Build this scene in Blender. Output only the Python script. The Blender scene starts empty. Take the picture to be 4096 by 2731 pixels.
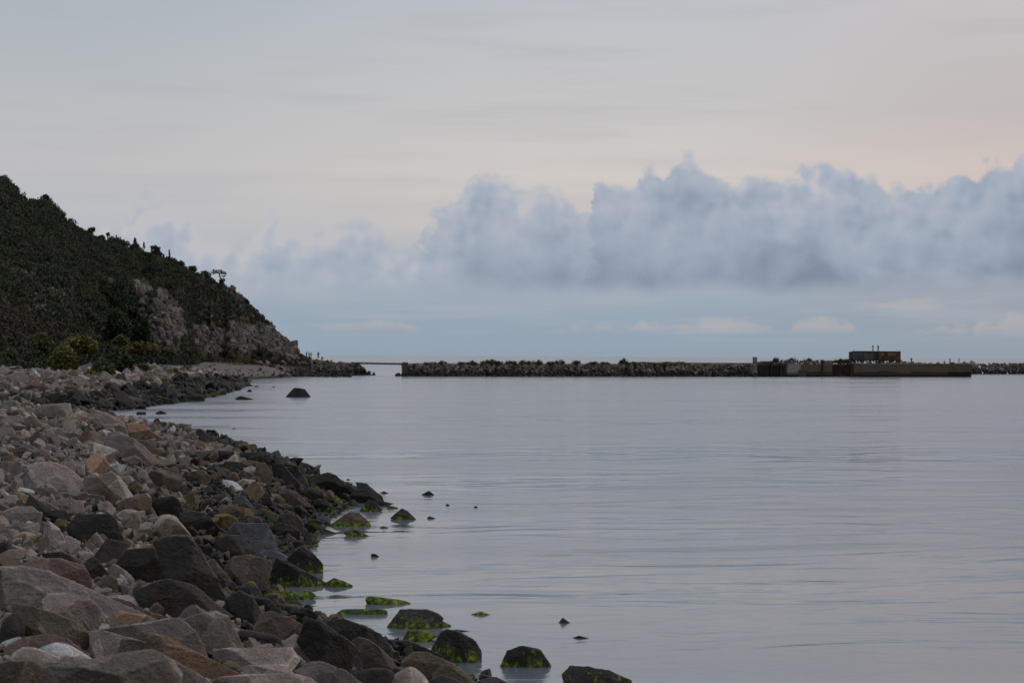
import bpy, bmesh, math, random
import numpy as np
from mathutils import Vector, Matrix

sc = bpy.context.scene
# ------------------------------------------------------------------ camera
F = 1735.0                      # focal length in 1024-wide pixels
CAMZ = 5.5
PITCH = math.atan(14.6 / F); ROLL = 0.0057
fw = Vector((0, math.cos(PITCH), math.sin(PITCH)))
r0 = Vector((1, 0, 0)); u0 = r0.cross(fw)
rt = (r0 * math.cos(ROLL) + u0 * math.sin(ROLL)).normalized()
up = rt.cross(fw).normalized()
cam_d = bpy.data.cameras.new("camera"); cam = bpy.data.objects.new("camera", cam_d)
sc.collection.objects.link(cam); sc.camera = cam
cam_d.sensor_width = 36.0; cam_d.lens = F / 1024.0 * 36.0
cam_d.clip_start = 0.1; cam_d.clip_end = 200000.0
cam.matrix_world = Matrix(((rt.x, up.x, -fw.x, 0), (rt.y, up.y, -fw.y, 0), (rt.z, up.z, -fw.z, CAMZ), (0, 0, 0, 1)))
cam_d.dof.use_dof = True; cam_d.dof.focus_distance = 45.0; cam_d.dof.aperture_fstop = 2.6

# ------------------------------------------------------------------ exposure, render
sc.view_settings.view_transform = 'Standard'; sc.view_settings.look = 'None'
sc.view_settings.exposure = 0.0; sc.view_settings.gamma = 1.0
sc.cycles.use_denoising = True
sc.cycles.max_bounces = 5; sc.cycles.diffuse_bounces = 2; sc.cycles.glossy_bounces = 3
sc.cycles.sample_clamp_indirect = 3.0
sc.render.filter_size = 1.6

# ------------------------------------------------------------------ node helpers
class NT:
    def __init__(s, tree): s.t = tree; s.n = tree.nodes; s.l = tree.links
    def new(s, typ, **kw):
        n = s.n.new(typ)
        for k, v in kw.items(): setattr(n, k, v)
        return n
    def put(s, sock, v):
        if isinstance(v, bpy.types.NodeSocket): s.l.new(v, sock)
        elif v is not None: sock.default_value = v
    def m(s, op, a, b=None, c=None, clamp=False):
        n = s.new('ShaderNodeMath', operation=op, use_clamp=clamp)
        s.put(n.inputs[0], a); s.put(n.inputs[1], b); s.put(n.inputs[2], c)
        return n.outputs[0]
    def comb(s, x, y, z):
        n = s.new('ShaderNodeCombineXYZ'); s.put(n.inputs[0], x); s.put(n.inputs[1], y); s.put(n.inputs[2], z); return n.outputs[0]
    def sep(s, v):
        n = s.new('ShaderNodeSeparateXYZ'); s.put(n.inputs[0], v); return n.outputs
    def noise(s, vec, scale, detail=3.0, rough=0.5, dist=0.0):
        n = s.new('ShaderNodeTexNoise'); s.put(n.inputs['Vector'], vec); s.put(n.inputs['Scale'], scale)
        s.put(n.inputs['Detail'], detail); s.put(n.inputs['Roughness'], rough); s.put(n.inputs['Distortion'], dist); return n.outputs[0]
    def mix(s, f, a, b, blend='MIX'):
        n = s.new('ShaderNodeMix', data_type='RGBA', blend_type=blend)
        s.put(n.inputs[0], f); s.put(n.inputs[6], a); s.put(n.inputs[7], b); return n.outputs[2]
    def ramp(s, f, pts, interp='LINEAR'):
        n = s.new('ShaderNodeValToRGB'); s.put(n.inputs[0], f); e = n.color_ramp.elements; n.color_ramp.interpolation = interp
        while len(e) < len(pts): e.new(0.5)
        for i, (p, c) in enumerate(pts):
            e[i].position = p
        for i, (p, c) in enumerate(pts):
            e[i].position = p; e[i].color = (*c, 1) if len(c) == 3 else c
        return n.outputs[0]
    def smooth(s, x, a, b):
        n = s.new('ShaderNodeMapRange', interpolation_type='SMOOTHSTEP'); s.put(n.inputs[0], x); s.put(n.inputs[1], a); s.put(n.inputs[2], b)
        n.inputs[3].default_value = 0.0; n.inputs[4].default_value = 1.0; return n.outputs[0]
    def curve(s, x, pts):
        n = s.new('ShaderNodeFloatCurve'); s.put(n.inputs[1], x); c = n.mapping.curves[0]
        n.mapping.extend = 'HORIZONTAL'
        for i, (a, b) in enumerate(pts):
            if i < 2: c.points[i].location = (a, b)
            else: c.points.new(a, b)
        for p in c.points: p.handle_type = 'AUTO_CLAMPED'
        n.mapping.update(); return n.outputs[0]

def lin(r, g, b):
    f = lambda c: (c / 255 / 12.92) if c / 255 <= 0.04045 else ((c / 255 + 0.055) / 1.055) ** 2.4
    return (f(r), f(g), f(b))

# ------------------------------------------------------------------ sky: dusk sky, thin veil, cloud bank over the horizon
SUN_EL, SUN_AZ = math.radians(20), math.radians(62)      # low, to the right of the view (clockwise from +Y)
world = bpy.data.worlds.new("World"); sc.world = world; world.use_nodes = True
w = NT(world.node_tree); w.n.clear()
out = w.new('ShaderNodeOutputWorld'); bg = w.new('ShaderNodeBackground'); w.l.new(bg.outputs[0], out.inputs[0])
sky = w.new('ShaderNodeTexSky', sky_type='NISHITA'); sky.sun_disc = False
sky.sun_elevation = SUN_EL; sky.sun_rotation = SUN_AZ
tc = w.new('ShaderNodeTexCoord'); X, Y, Z = w.sep(tc.outputs['Generated'])
az = w.m('ARCTAN2', X, Y)
hyp = w.m('SQRT', w.m('ADD', w.m('MULTIPLY', X, X), w.m('MULTIPLY', Y, Y)))
U = w.m('MULTIPLY_ADD', az, F * 1.018, 512.0)            # azimuth, 1735 units per radian
V = w.m('MULTIPLY', w.m('DIVIDE', Z, w.m('MAXIMUM', hyp, 0.001)), F)   # elevation
P = w.comb(U, V, 0.0)
vf = w.m('MULTIPLY', V, 1 / 700.0, clamp=True)
def R(pts): return [(v / 700.0, lin(*c)) for v, c in pts]
skyL = w.ramp(vf, R([(0, (142, 163, 177)), (40, (148, 166, 180)), (90, (168, 178, 188)), (140, (183, 187, 191)), (190, (187, 189, 191)), (260, (180, 186, 190)), (360, (167, 180, 187)), (700, (160, 172, 186))]))
skyR = w.ramp(vf, R([(0, (143, 158, 170)), (40, (146, 158, 170)), (80, (160, 166, 176)), (130, (196, 189, 187)), (185, (204, 194, 189)), (240, (190, 186, 185)), (360, (195, 193, 195)), (700, (186, 187, 192))]))
skyM = w.ramp(vf, R([(0, (142, 160, 175)), (40, (148, 165, 180)), (80, (160, 175, 188)), (130, (198, 195, 191)), (185, (204, 201, 197)), (250, (196, 197, 197)), (360, (186, 192, 198)), (700, (178, 183, 191))]))
base = w.mix(w.smooth(U, 0.0, 640.0), skyL, skyM)
base = w.mix(w.smooth(U, 640.0, 1024.0), base, skyR)
# thin veil streaks
sv = w.noise(w.comb(w.m('MULTIPLY', U, 0.0028), w.m('MULTIPLY', V, 0.03), 3.1), 1.0, 4.0, 0.55)
base = w.mix(w.m('MULTIPLY', w.smooth(sv, 0.47, 0.72), w.m('MULTIPLY', w.smooth(V, 110.0, 170.0), 0.32)), base, (*lin(170, 172, 178), 1))
# cloud bank
TOP = [(-200, 70), (-60, 90), (60, 118), (118, 120), (126, 142), (150, 146), (174, 140), (195, 124), (209, 112), (240, 106), (256, 122), (263, 144), (274, 144), (284, 120), (294, 120), (305, 132), (326, 130), (345, 130), (357, 130), (375, 120), (395, 112), (412, 118), (424, 140), (440, 152), (455, 164), (469, 178), (473, 188), (488, 193), (497, 184), (520, 178), (546, 170), (565, 164), (576, 154), (587, 150), (592, 158), (597, 184), (612, 190), (640, 186), (648, 198), (658, 192), (668, 188), (677, 199), (694, 203), (706, 195), (722, 192), (736, 182), (752, 186), (768, 186), (786, 182), (800, 186), (806, 198), (828, 200), (838, 190), (864, 182), (880, 176), (892, 170), (906, 166), (925, 172), (950, 180), (968, 184), (984, 196), (1010, 200), (1030, 206), (1120, 190), (1224, 130)]
n1 = w.noise(P, 0.016, 4.0, 0.5, 0.25)
def voro(sc_, off):
    n = w.new('ShaderNodeTexVoronoi', feature='SMOOTH_F1'); n.inputs['Smoothness'].default_value = 0.35; n.inputs['Scale'].default_value = sc_
    nd = w.new('ShaderNodeTexNoise'); nd.inputs['Scale'].default_value = 0.05; nd.inputs['Detail'].default_value = 3.0; w.l.new(P, nd.inputs['Vector'])
    va = w.new('ShaderNodeVectorMath', operation='MULTIPLY_ADD'); w.l.new(nd.outputs['Color'], va.inputs[0]); va.inputs[1].default_value = (11, 11, 0); w.l.new(w.comb(w.m('ADD', U, off[0]), w.m('ADD', V, off[1]), 0.0), va.inputs[2])
    w.l.new(va.outputs[0], n.inputs['Vector']); return n.outputs['Distance']
b1 = w.m('ADD', w.m('MULTIPLY', voro(0.03, (0, 0)), 0.62), w.m('MULTIPLY', voro(0.075, (0, 0)), 0.38))
b2 = w.m('ADD', w.m('MULTIPLY', voro(0.03, (-7, 8)), 0.62), w.m('MULTIPLY', voro(0.075, (-7, 8)), 0.38))
n2 = w.noise(w.comb(w.m('ADD', U, 900.0), V, 2.0), 0.045, 4.0, 0.6, 0.5)
Uw = w.m('ADD', U, w.m('MULTIPLY', w.m('SUBTRACT', n2, 0.5), 34.0))
lay = w.noise(w.comb(w.m('MULTIPLY', U, 0.0045), w.m('MULTIPLY', V, 0.055), 5.0), 1.0, 4.0, 0.55)
base = w.mix(w.m('MULTIPLY', w.smooth(lay, 0.42, 0.68), w.m('MULTIPLY', w.smooth(V, 8.0, 30.0), w.m('MULTIPLY', w.smooth(V, 110.0, 70.0), 0.55))), base, (*lin(166, 174, 184), 1))
uf = w.m('DIVIDE', w.m('ADD', Uw, 200.0), 1424.0, clamp=True)
top = w.m('MULTIPLY', w.curve(uf, [((a + 200) / 1424.0, b / 300.0) for a, b in TOP]), 300.0)
edge = w.m('ADD', w.m('SUBTRACT', w.m('ADD', top, w.m('MULTIPLY', w.smooth(U, 430.0, 380.0), 13.0)), V), w.m('ADD', w.m('MULTIPLY', w.m('SUBTRACT', n1, 0.52), 30.0), w.m('ADD', w.m('MULTIPLY', w.m('SUBTRACT', n2, 0.5), 16.0), w.m('MULTIPLY', w.m('SUBTRACT', 0.37, b1), 36.0))))
soft = w.curve(w.m('DIVIDE', U, 1100.0, clamp=True), [(0, 0.14), (0.15, 0.15), (0.38, 0.17), (0.42, 0.11), (1, 0.085)])
cov = w.smooth(w.m('DIVIDE', edge, w.m('MULTIPLY', soft, 100.0)), -0.25, 1.0)
low = w.m('ADD', V, w.m('MULTIPLY', w.m('SUBTRACT', n1, 0.5), 26.0))
lowl = w.smooth(U, 380.0, 620.0)
covb = w.mix(lowl, w.smooth(low, 46.0, 92.0), w.smooth(low, 58.0, 82.0))
cov = w.m('MULTIPLY', cov, w.m('MULTIPLY', covb, w.curve(w.m('DIVIDE', U, 1100.0, clamp=True), [(0, .8), (0.10, .92), (0.16, .92), (0.36, .88), (0.42, .97), (1, 1)])))
# cloud shading: relief of the billows, darker towards the flat base
d1 = w.noise(w.comb(w.m('SUBTRACT', U, 14.0), w.m('ADD', V, 17.0), 0.0), 0.016, 4.0, 0.5, 0.25)
rel = w.m('ADD', w.m('MULTIPLY', w.m('SUBTRACT', n1, d1), 1.4), w.m('MULTIPLY', w.m('SUBTRACT', b2, b1), w.m('MULTIPLY_ADD', w.smooth(edge, 90.0, 10.0), 1.1, 0.35)))
n3 = w.noise(w.comb(w.m('MULTIPLY', U, 0.5), w.m('MULTIPLY_ADD', U, 0.25, V), 9.0), 0.014, 3.0, 0.5, 0.5)
depth = w.m('POWER', w.m('DIVIDE', edge, 125.0, clamp=True), 0.75)
lum = w.m('ADD', w.m('ADD', 0.88, w.m('MULTIPLY', depth, -0.68)), w.m('ADD', w.m('MULTIPLY', rel, 0.55), w.m('MULTIPLY', w.m('SUBTRACT', n3, 0.5), 1.15)), clamp=True)
lum = w.m('ADD', lum, w.m('MULTIPLY', w.smooth(U, 620.0, 250.0), 0.22), clamp=True)
ccol = w.ramp(lum, [(0, lin(126, 141, 159)), (0.25, lin(141, 155, 173)), (0.55, lin(157, 170, 186)), (0.85, lin(173, 181, 193)), (1, lin(187, 189, 194))])
base = w.mix(cov, base, ccol)
base = w.mix(1.0, base, (1.075, 1.045, 1.045, 1), 'MULTIPLY')
# low bright puffs near the horizon
pn = w.noise(w.comb(w.m('MULTIPLY', U, 0.55), V, 4.0), 0.05, 4.0, 0.6, 0.2)
ptop = w.curve(w.m('DIVIDE', U, 1100.0, clamp=True), [(0, 0), (.25, .0), (.30, .30), (.36, .34), (.42, .18), (.48, .22), (.53, .34), (.57, .30), (.58, .40), (.63, .38), (.67, .41), (.71, .33), (.735, .43), (.77, .36), (.80, .22), (.84, .36), (.90, .38), (.93, .46), (1, .3)])
pe = w.m('ADD', w.m('SUBTRACT', w.m('MULTIPLY', ptop, 96.0), V), w.m('ADD', w.m('MULTIPLY', w.m('SUBTRACT', pn, 0.50), 34.0), w.m('MULTIPLY', w.m('SUBTRACT', 0.42, b1), 14.0)))
puff = w.m('MULTIPLY', w.smooth(pe, -2.0, 6.0), w.smooth(w.m('ADD', V, w.m('MULTIPLY', w.m('SUBTRACT', n2, 0.5), 10.0)), 21.0, 31.0))
puff = w.m('MULTIPLY', puff, w.curve(w.m('DIVIDE', U, 1100.0, clamp=True), [(0, .35), (.5, .45), (.7, .5), (1, .58)]))
p2 = w.m('MULTIPLY', w.smooth(w.m('SUBTRACT', w.m('MULTIPLY_ADD', w.m('SUBTRACT', pn, 0.5), 22.0, 6.0), w.m('ABSOLUTE', w.m('SUBTRACT', V, 52.0))), 0.0, 5.0),
         w.m('MULTIPLY', w.smooth(U, 850.0, 880.0), w.smooth(U, 950.0, 920.0)))
puff = w.m('MAXIMUM', puff, w.m('MULTIPLY', p2, 0.5))
base = w.mix(puff, base, (*lin(186, 180, 179), 1))
# light overhead and behind the camera, where the picture does not reach
nish = w.mix(1.0, sky.outputs[0], (0.16, 0.16, 0.16, 1), 'MULTIPLY')
up_ = w.mix(0.92, nish, w.mix(1.0, base, (10, 10, 10, 1), 'MULTIPLY'))
frame_part = w.mix(0.04, w.mix(1.0, base, (10, 10, 10, 1), 'MULTIPLY'), nish)
skyc = w.mix(w.smooth(V, 600.0, 1400.0), frame_part, up_)
# below the horizon: the world carries on as dim sea light
back = w.m('MULTIPLY_ADD', w.smooth(Y, 0.35, -0.5), -0.42, 1.0)          # the sky behind the camera is already dim
topb = w.m('MULTIPLY_ADD', w.smooth(Z, 0.30, 0.85), 0.75, back)
skyc = w.mix(1.0, skyc, w.comb(topb, topb, topb), 'MULTIPLY')
w.l.new(skyc, bg.inputs[0]); bg.inputs[1].default_value = 0.1

# ------------------------------------------------------------------ the one sun: soft, almost gone behind cloud
sd = bpy.data.lights.new("sun", 'SUN'); sd.energy = 0.6; sd.angle = math.radians(25); sd.color = (1.0, 0.9, 0.82)
sun = bpy.data.objects.new("sun", sd); sc.collection.objects.link(sun)
sdir = Vector((math.sin(SUN_AZ) * math.cos(SUN_EL), math.cos(SUN_AZ) * math.cos(SUN_EL), math.sin(SUN_EL)))
sun.rotation_euler = (-sdir).to_track_quat('-Z', 'Y').to_euler()

# ------------------------------------------------------------------ numeric helpers
def hor(px): return 355.6 + 0.0057 * (px - 512.0)
def ray(px, py): return (fw + rt * ((px - 512) / F) + up * ((341 - py) / F))
def sm(x, a, b):
    t = np.clip((np.asarray(x, float) - a) / (b - a), 0, 1); return t * t * (3 - 2 * t)
_pr = np.random.RandomState(7); _H = _pr.rand(256 * 2); _pm = _pr.permutation(256); _pm = np.concatenate([_pm, _pm, _pm])
def vnoise(p):
    i = np.floor(p).astype(int); f = p - i; f = f * f * (3 - 2 * f); i &= 255
    def h(a, b, c): return _H[_pm[_pm[_pm[(i[:, 0] + a) & 255] + ((i[:, 1] + b) & 255)] + ((i[:, 2] + c) & 255)]]
    x, y, z = f[:, 0], f[:, 1], f[:, 2]
    def L(a, b, t): return a + (b - a) * t
    return L(L(L(h(0, 0, 0), h(1, 0, 0), x), L(h(0, 1, 0), h(1, 1, 0), x), y), L(L(h(0, 0, 1), h(1, 0, 1), x), L(h(0, 1, 1), h(1, 1, 1), x), y), z) * 2 - 1
def fbm(p, o=3):
    s = 0; a = 1.0; t = 0
    for k in range(o):
        s = s + a * vnoise(p * (2.03 ** k) + 17.3 * k); t += a; a *= 0.5
    return s / t

# ------------------------------------------------------------------ the lie of the land
_SY = [0, 10, 17, 29.2, 32.2, 35.8, 36.8, 40.9, 48.8, 53.5, 59.6, 64.5, 74, 76.3, 86.7, 97.4, 100, 103.7, 111.5, 118, 125, 139, 156, 171, 207, 250, 298, 382, 440, 462, 484, 494, 510, 900]
_SX = [9, 5, 2.6, -0.63, -2.24, -3.86, -4.8, -5.8, -6.0, -6.4, -6.4, -6.2, -7.3, -9.2, -11.4, -14.3, -16.3, -19.4, -23.4, -27.5, -31.5, -36, -39, -38.5, -38, -41, -46, -58, -54, -52, -41.5, -43, -63, -75]
def xs(Y): return np.interp(Y, _SY, _SX)
_SIL = [(-400, 10), (-250, 60), (-120, 118), (-40, 158), (0, 176), (11, 183), (20, 191), (28, 195), (40, 198), (45, 196), (51, 200), (57, 209), (67, 217), (80, 225), (91, 230), (108, 235), (126, 241), (141, 245), (155, 248), (164, 253), (175, 258), (187, 267), (202, 273), (213, 277), (221, 280), (228, 285), (239, 293), (247, 301), (252, 304), (258, 310), (264, 318), (273, 328), (283, 337), (293, 342), (296, 346), (302, 353), (306, 357), (312, 361)]
def ridgeD(px): return np.interp(px, [-400, 0, 150, 300, 330], [430, 430, 458, 476, 480])
def hill(px, D):
    px = np.asarray(px, float); D = np.asarray(D, float)
    j = fbm(np.stack([px * 0.09, D * 0.02, px * 0], -1).reshape(-1, 3), 3).reshape(px.shape)
    Dd = D + j * 9
    D0 = np.interp(px, [-400, 0, 60, 90, 111, 126, 150, 178, 200, 300, 330], [235, 240, 262, 300, 345, 372, 392, 398, 412, 456, 470])
    D1 = ridgeD(px)
    ysil = np.interp(px, [a for a, b in _SIL], [b for a, b in _SIL])
    zt = CAMZ + (hor(px) - ysil) / F * D1 - 1.2 + 0.8 * sm(px, 180, 215)
    zb = 3.2
    s = np.clip((Dd - D0) / (D1 - D0), 0, 1)
    gl = s ** 0.85; gr = np.interp(s, [0, .10, .32, 1], [0, .34, .52, 1])
    g = gl + (gr - gl) * sm(px, 150, 215)
    z = zb + (zt - zb) * g
    # spur with the bare cliff
    yt = np.interp(px, [60, 90, 111, 126, 149, 171, 175.5, 177.5, 181, 190, 197], [290, 274, 272, 277, 286, 296, 303, 322, 341, 354, 364])
    zs = CAMZ + (hor(px) - yt) / F * 380 - 1.0
    jj = vnoise(np.stack([px * 0.22, px * 0, px * 0], -1).reshape(-1, 3)).reshape(px.shape) * 2.5 + vnoise(np.stack([px * 0.6, D * 0.05, px * 0 + 5], -1).reshape(-1, 3)).reshape(px.shape) * 2.5
    lo = 366 - 60 * sm(-px, -105, -50) + 22 * sm(px, 166, 186)
    z2 = zb + (zs - zb) * sm(D + jj, lo - 8, lo + 14)
    z = np.maximum(z, z2)
    z = np.where(D > D1, zt - (D - D1) * 0.45 - 0.0, z)
    r = fbm(np.stack([px * 0.35, D * 0.12, z * 0.12], -1).reshape(-1, 3), 3).reshape(px.shape)
    z = z + r * np.clip((z - zb) * 0.25, 0, 1.5)
    z = np.where((D < D0 - 4) & (z2 <= zb + 0.4), -9, z)
    return np.where(px > 312, -9, z)
def terr(x, Y):
    x = np.asarray(x, float); Y = np.asarray(Y, float)
    d = xs(Y) - x; dp = np.maximum(d, 0)
    z = 2.7 * (1 - np.exp(-dp / 7)) * (1 + 0.04 * sm(Y, 80, 200) + 0.46 * sm(Y, 290, 400)) + 0.02 * np.maximum(dp - 30, 0)
    z = z + 0.16 * fbm(np.stack([x * 0.5, Y * 0.5, x * 0], -1).reshape(-1, 3), 2).reshape(x.shape) * sm(d, 0, 2)
    z = np.where(d < 0, np.maximum(0.14 * d, -5), z)
    pr = sm(Y, 474, 481) * sm(-Y, -494, -488) * sm(-x, 40, 46) * (3.35 + 0.03 * np.clip(-42 - x, 0, 40))
    z = np.maximum(z, pr - 0.2)
    px = 512 + F * x / np.maximum(Y, 1)
    z = np.maximum(z, hill(px, Y))
    return z
_steps = np.concatenate([np.arange(8, 80, 0.15), np.arange(80, 200, 0.4), np.arange(200, 700, 1.0)])
def ground_hit(px, py, lift=0.0, water=True):
    r = ray(px, py); k = _steps / r.y
    zz = CAMZ + r.z * k; xx = r.x * k
    t = terr(xx, _steps) + lift
    if water: t = np.maximum(t, 0.0)
    i = np.argmax(zz <= t)
    return _steps[i] if zz[i] <= t[i] else 600.0
def at(px, py, Y):
    r = ray(px, py); k = Y / r.y; return Vector((r.x * k, Y, CAMZ + r.z * k))
def X_(px, Y): return (px - 512.0) / F * Y
def proj(p):
    v = Vector(p) - Vector((0, 0, CAMZ)); z = v.dot(fw)
    return 512 + F * v.dot(rt) / z, 341 - F * v.dot(up) / z

# ------------------------------------------------------------------ mesh helpers
def tag(o, label=None, cat=None, group=None, kind=None):
    if label: o['label'] = label
    if cat: o['category'] = cat
    if group: o['group'] = group
    if kind: o['kind'] = kind
    return o
def mk(name, V, Fc, mat, parent=None, col=None, smooth=True, uniform=None, wet=None):
    V = np.asarray(V, np.float32); Fc = np.asarray(Fc, np.int32)
    me = bpy.data.meshes.new(name); k = Fc.shape[1]
    me.vertices.add(len(V)); me.vertices.foreach_set('co', V.ravel())
    me.loops.add(Fc.size); me.loops.foreach_set('vertex_index', Fc.ravel())
    me.polygons.add(len(Fc)); me.polygons.foreach_set('loop_start', np.arange(0, Fc.size, k, dtype=np.int32))
    me.update(calc_edges=True)
    me.polygons.foreach_set('use_smooth', np.full(len(Fc), smooth))
    if col is not None:
        col = np.asarray(col, np.float32)
        if col.ndim == 1: col = np.tile(col, (len(V), 1))
        if col.shape[1] == 3: col = np.concatenate([col, np.full((len(V), 1), 0.0, np.float32)], 1)
        a = me.color_attributes.new('Col', 'FLOAT_COLOR', 'POINT'); a.data.foreach_set('color', col.ravel())
    me.materials.append(mat); me.validate(); me.update()
    o = bpy.data.objects.new(name, me); sc.collection.objects.link(o)
    if parent: o.parent = parent
    return o
def recentre(o, c):
    o.data.transform(Matrix.Translation(-Vector(c))); o.location = Vector(c); return o
def empty(name, loc, rz=0.0):
    o = bpy.data.objects.new(name, None); sc.collection.objects.link(o); o.location = loc; o.rotation_euler = (0, 0, rz)
    o.empty_display_size = 0.3; return o
_ico = {}
def ico(l):
    if l not in _ico:
        bm = bmesh.new(); bmesh.ops.create_icosphere(bm, subdivisions=l, radius=1.0)
        v = np.array([x.co[:] for x in bm.verts]); v /= np.linalg.norm(v, axis=1)[:, None]
        f = np.array([[q.index for q in x.verts] for x in bm.faces]); bm.free(); _ico[l] = (v, f)
    return _ico[l]
def boxm(boxes):
    """boxes: (x0,x1,y0,y1,z0,z1) list -> V,F with tiny chamfer-free boxes"""
    V = []; Fc = []
    for (x0, x1, y0, y1, z0, z1) in boxes:
        b = len(V)
        V += [(x0, y0, z0), (x1, y0, z0), (x1, y1, z0), (x0, y1, z0), (x0, y0, z1), (x1, y0, z1), (x1, y1, z1), (x0, y1, z1)]
        Fc += [[b + i for i in q] for q in ((0, 3, 2, 1), (4, 5, 6, 7), (0, 1, 5, 4), (1, 2, 6, 5), (2, 3, 7, 6), (3, 0, 4, 7))]
    return np.array(V), np.array(Fc)

# ------------------------------------------------------------------ materials
def new_mat(name):
    m = bpy.data.materials.new(name); m.use_nodes = True; t = NT(m.node_tree)
    b = m.node_tree.nodes['Principled BSDF']; return m, t, b
def rock_material():
    m, t, b = new_mat('rock')
    a = t.new('ShaderNodeAttribute', attribute_name='Col'); pos = t.new('ShaderNodeNewGeometry').outputs['Position']
    big = t.noise(pos, 1.1, 4, 0.6); mid = t.noise(pos, 5.0, 4, 0.65); fine = t.noise(pos, 38.0, 3, 0.7)
    v = t.m('MULTIPLY_ADD', t.m('SUBTRACT', big, 0.5), 1.1, 1.0); v = t.m('ADD', v, t.m('MULTIPLY', t.m('SUBTRACT', mid, 0.5), 0.9))
    v = t.m('ADD', v, t.m('MULTIPLY', t.m('SUBTRACT', fine, 0.5), 1.3)); v = t.m('MAXIMUM', v, 0.25)
    c = t.mix(1.0, a.outputs['Color'], t.comb(v, v, v), 'MULTIPLY')
    # warm iron stain and pale lichen patches
    st = t.noise(pos, 2.3, 4, 0.6, 0.4)
    c = t.mix(t.m('MULTIPLY', t.smooth(st, 0.55, 0.72), 0.5), c, t.mix(1.0, c, (1.35, 0.86, 0.66, 1), 'MULTIPLY'))
    sp_ = t.noise(pos, 22.0, 2, 0.8)
    c = t.mix(t.m('MULTIPLY', t.smooth(sp_, 0.62, 0.75), 0.45), c, t.mix(1.0, c, (1.9, 1.85, 1.8, 1), 'MULTIPLY'))
    # bright weed where the rock meets the water (alpha of Col says how much grows on this rock)
    z = t.sep(pos)[2]
    wn = t.noise(t.comb(t.m('MULTIPLY', t.sep(pos)[0], 2.2), t.m('MULTIPLY', t.sep(pos)[1], 2.2), t.sep(pos)[2]), 2.6, 5, 0.75)
    lvl = t.m('ADD', t.m('MULTIPLY', a.outputs['Alpha'], 0.5), t.m('MULTIPLY', t.m('SUBTRACT', wn, 0.60), 1.5))
    wm = t.m('MULTIPLY', t.smooth(t.m('SUBTRACT', lvl, z), -0.05, 0.12), t.m('GREATER_THAN', a.outputs['Alpha'], 0.05))
    wc = t.ramp(t.noise(pos, 9.0, 3, 0.6), [(0.33, (0.015, 0.028, 0.005)), (0.50, (0.06, 0.092, 0.008)), (0.69, (0.25, 0.30, 0.012))])
    c = t.mix(wm, c, wc)
    t.l.new(c, b.inputs['Base Color'])
    dark = t.smooth(t.new('ShaderNodeRGBToBW').outputs[0], 0, 1)
    bw = t.new('ShaderNodeRGBToBW'); t.l.new(a.outputs['Color'], bw.inputs[0])
    t.l.new(t.m('MULTIPLY_ADD', t.smooth(bw.outputs[0], 0.02, 0.14), 0.28, 0.64), b.inputs['Roughness'])
    b.inputs['Specular IOR Level'].default_value = 0.26
    bp = t.new('ShaderNodeBump'); bp.inputs['Strength'].default_value = 0.8; bp.inputs['Distance'].default_value = 0.05
    t.l.new(t.m('ADD', t.m('MULTIPLY', mid, 1.2), t.m('MULTIPLY', fine, 0.35)), bp.inputs['Height']); t.l.new(bp.outputs[0], b.inputs['Normal'])
    return m
ROCK = rock_material()
def leaf_material():
    m, t, b = new_mat('foliage'); a = t.new('ShaderNodeAttribute', attribute_name='Col')
    ge = t.new('ShaderNodeNewGeometry'); vm = t.new('ShaderNodeVectorMath', operation='MULTIPLY_ADD'); t.l.new(ge.outputs['Normal'], vm.inputs[0]); vm.inputs[1].default_value = (.45, .45, .45); vm.inputs[2].default_value = (0, -.1, .55)
    nn = t.new('ShaderNodeVectorMath', operation='NORMALIZE'); t.l.new(vm.outputs[0], nn.inputs[0]); t.l.new(nn.outputs[0], b.inputs['Normal'])
    t.l.new(a.outputs['Color'], b.inputs['Base Color']); b.inputs['Roughness'].default_value = 0.7; b.inputs['Specular IOR Level'].default_value = 0.15
    return m
LEAF = leaf_material()
def ground_material():
    m, t, b = new_mat('ground'); a = t.new('ShaderNodeAttribute', attribute_name='Col'); pos = t.new('ShaderNodeNewGeometry').outputs['Position']
    n = t.noise(pos, 1.3, 6, 0.75); n2 = t.noise(pos, 9.0, 3, 0.7)
    px, py, pz = t.sep(pos)
    v = t.m('MULTIPLY_ADD', t.m('SUBTRACT', n, 0.5), 1.7, 1.0); v = t.m('MAXIMUM', t.m('ADD', v, t.m('MULTIPLY', t.m('SUBTRACT', n2, 0.5), 0.9)), 0.2)
    c = t.mix(1.0, a.outputs['Color'], t.comb(v, v, v), 'MULTIPLY')
    # joints and stained faces on the bare rock of the cliffs (alpha)
    fr = t.noise(t.comb(t.m('MULTIPLY', px, 0.55), t.m('MULTIPLY', py, 0.25), t.m('MULTIPLY', pz, 0.16)), 1.0, 6, 0.72, 0.8)
    dk = t.m('MULTIPLY', t.smooth(fr, 0.60, 0.47), a.outputs['Alpha'])
    c = t.mix(t.m('MULTIPLY', dk, 0.85), c, (0.03, 0.03, 0.024, 1))
    t.l.new(c, b.inputs['Base Color']); b.inputs['Roughness'].default_value = 0.95; b.inputs['Specular IOR Level'].default_value = 0.1
    bp = t.new('ShaderNodeBump'); bp.inputs['Strength'].default_value = 0.8; bp.inputs['Distance'].default_value = 0.5
    t.l.new(t.m('ADD', n, t.m('MULTIPLY', fr, a.outputs['Alpha'])), bp.inputs['Height']); t.l.new(bp.outputs[0], b.inputs['Normal'])
    return m
GROUND = ground_material()
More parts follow.
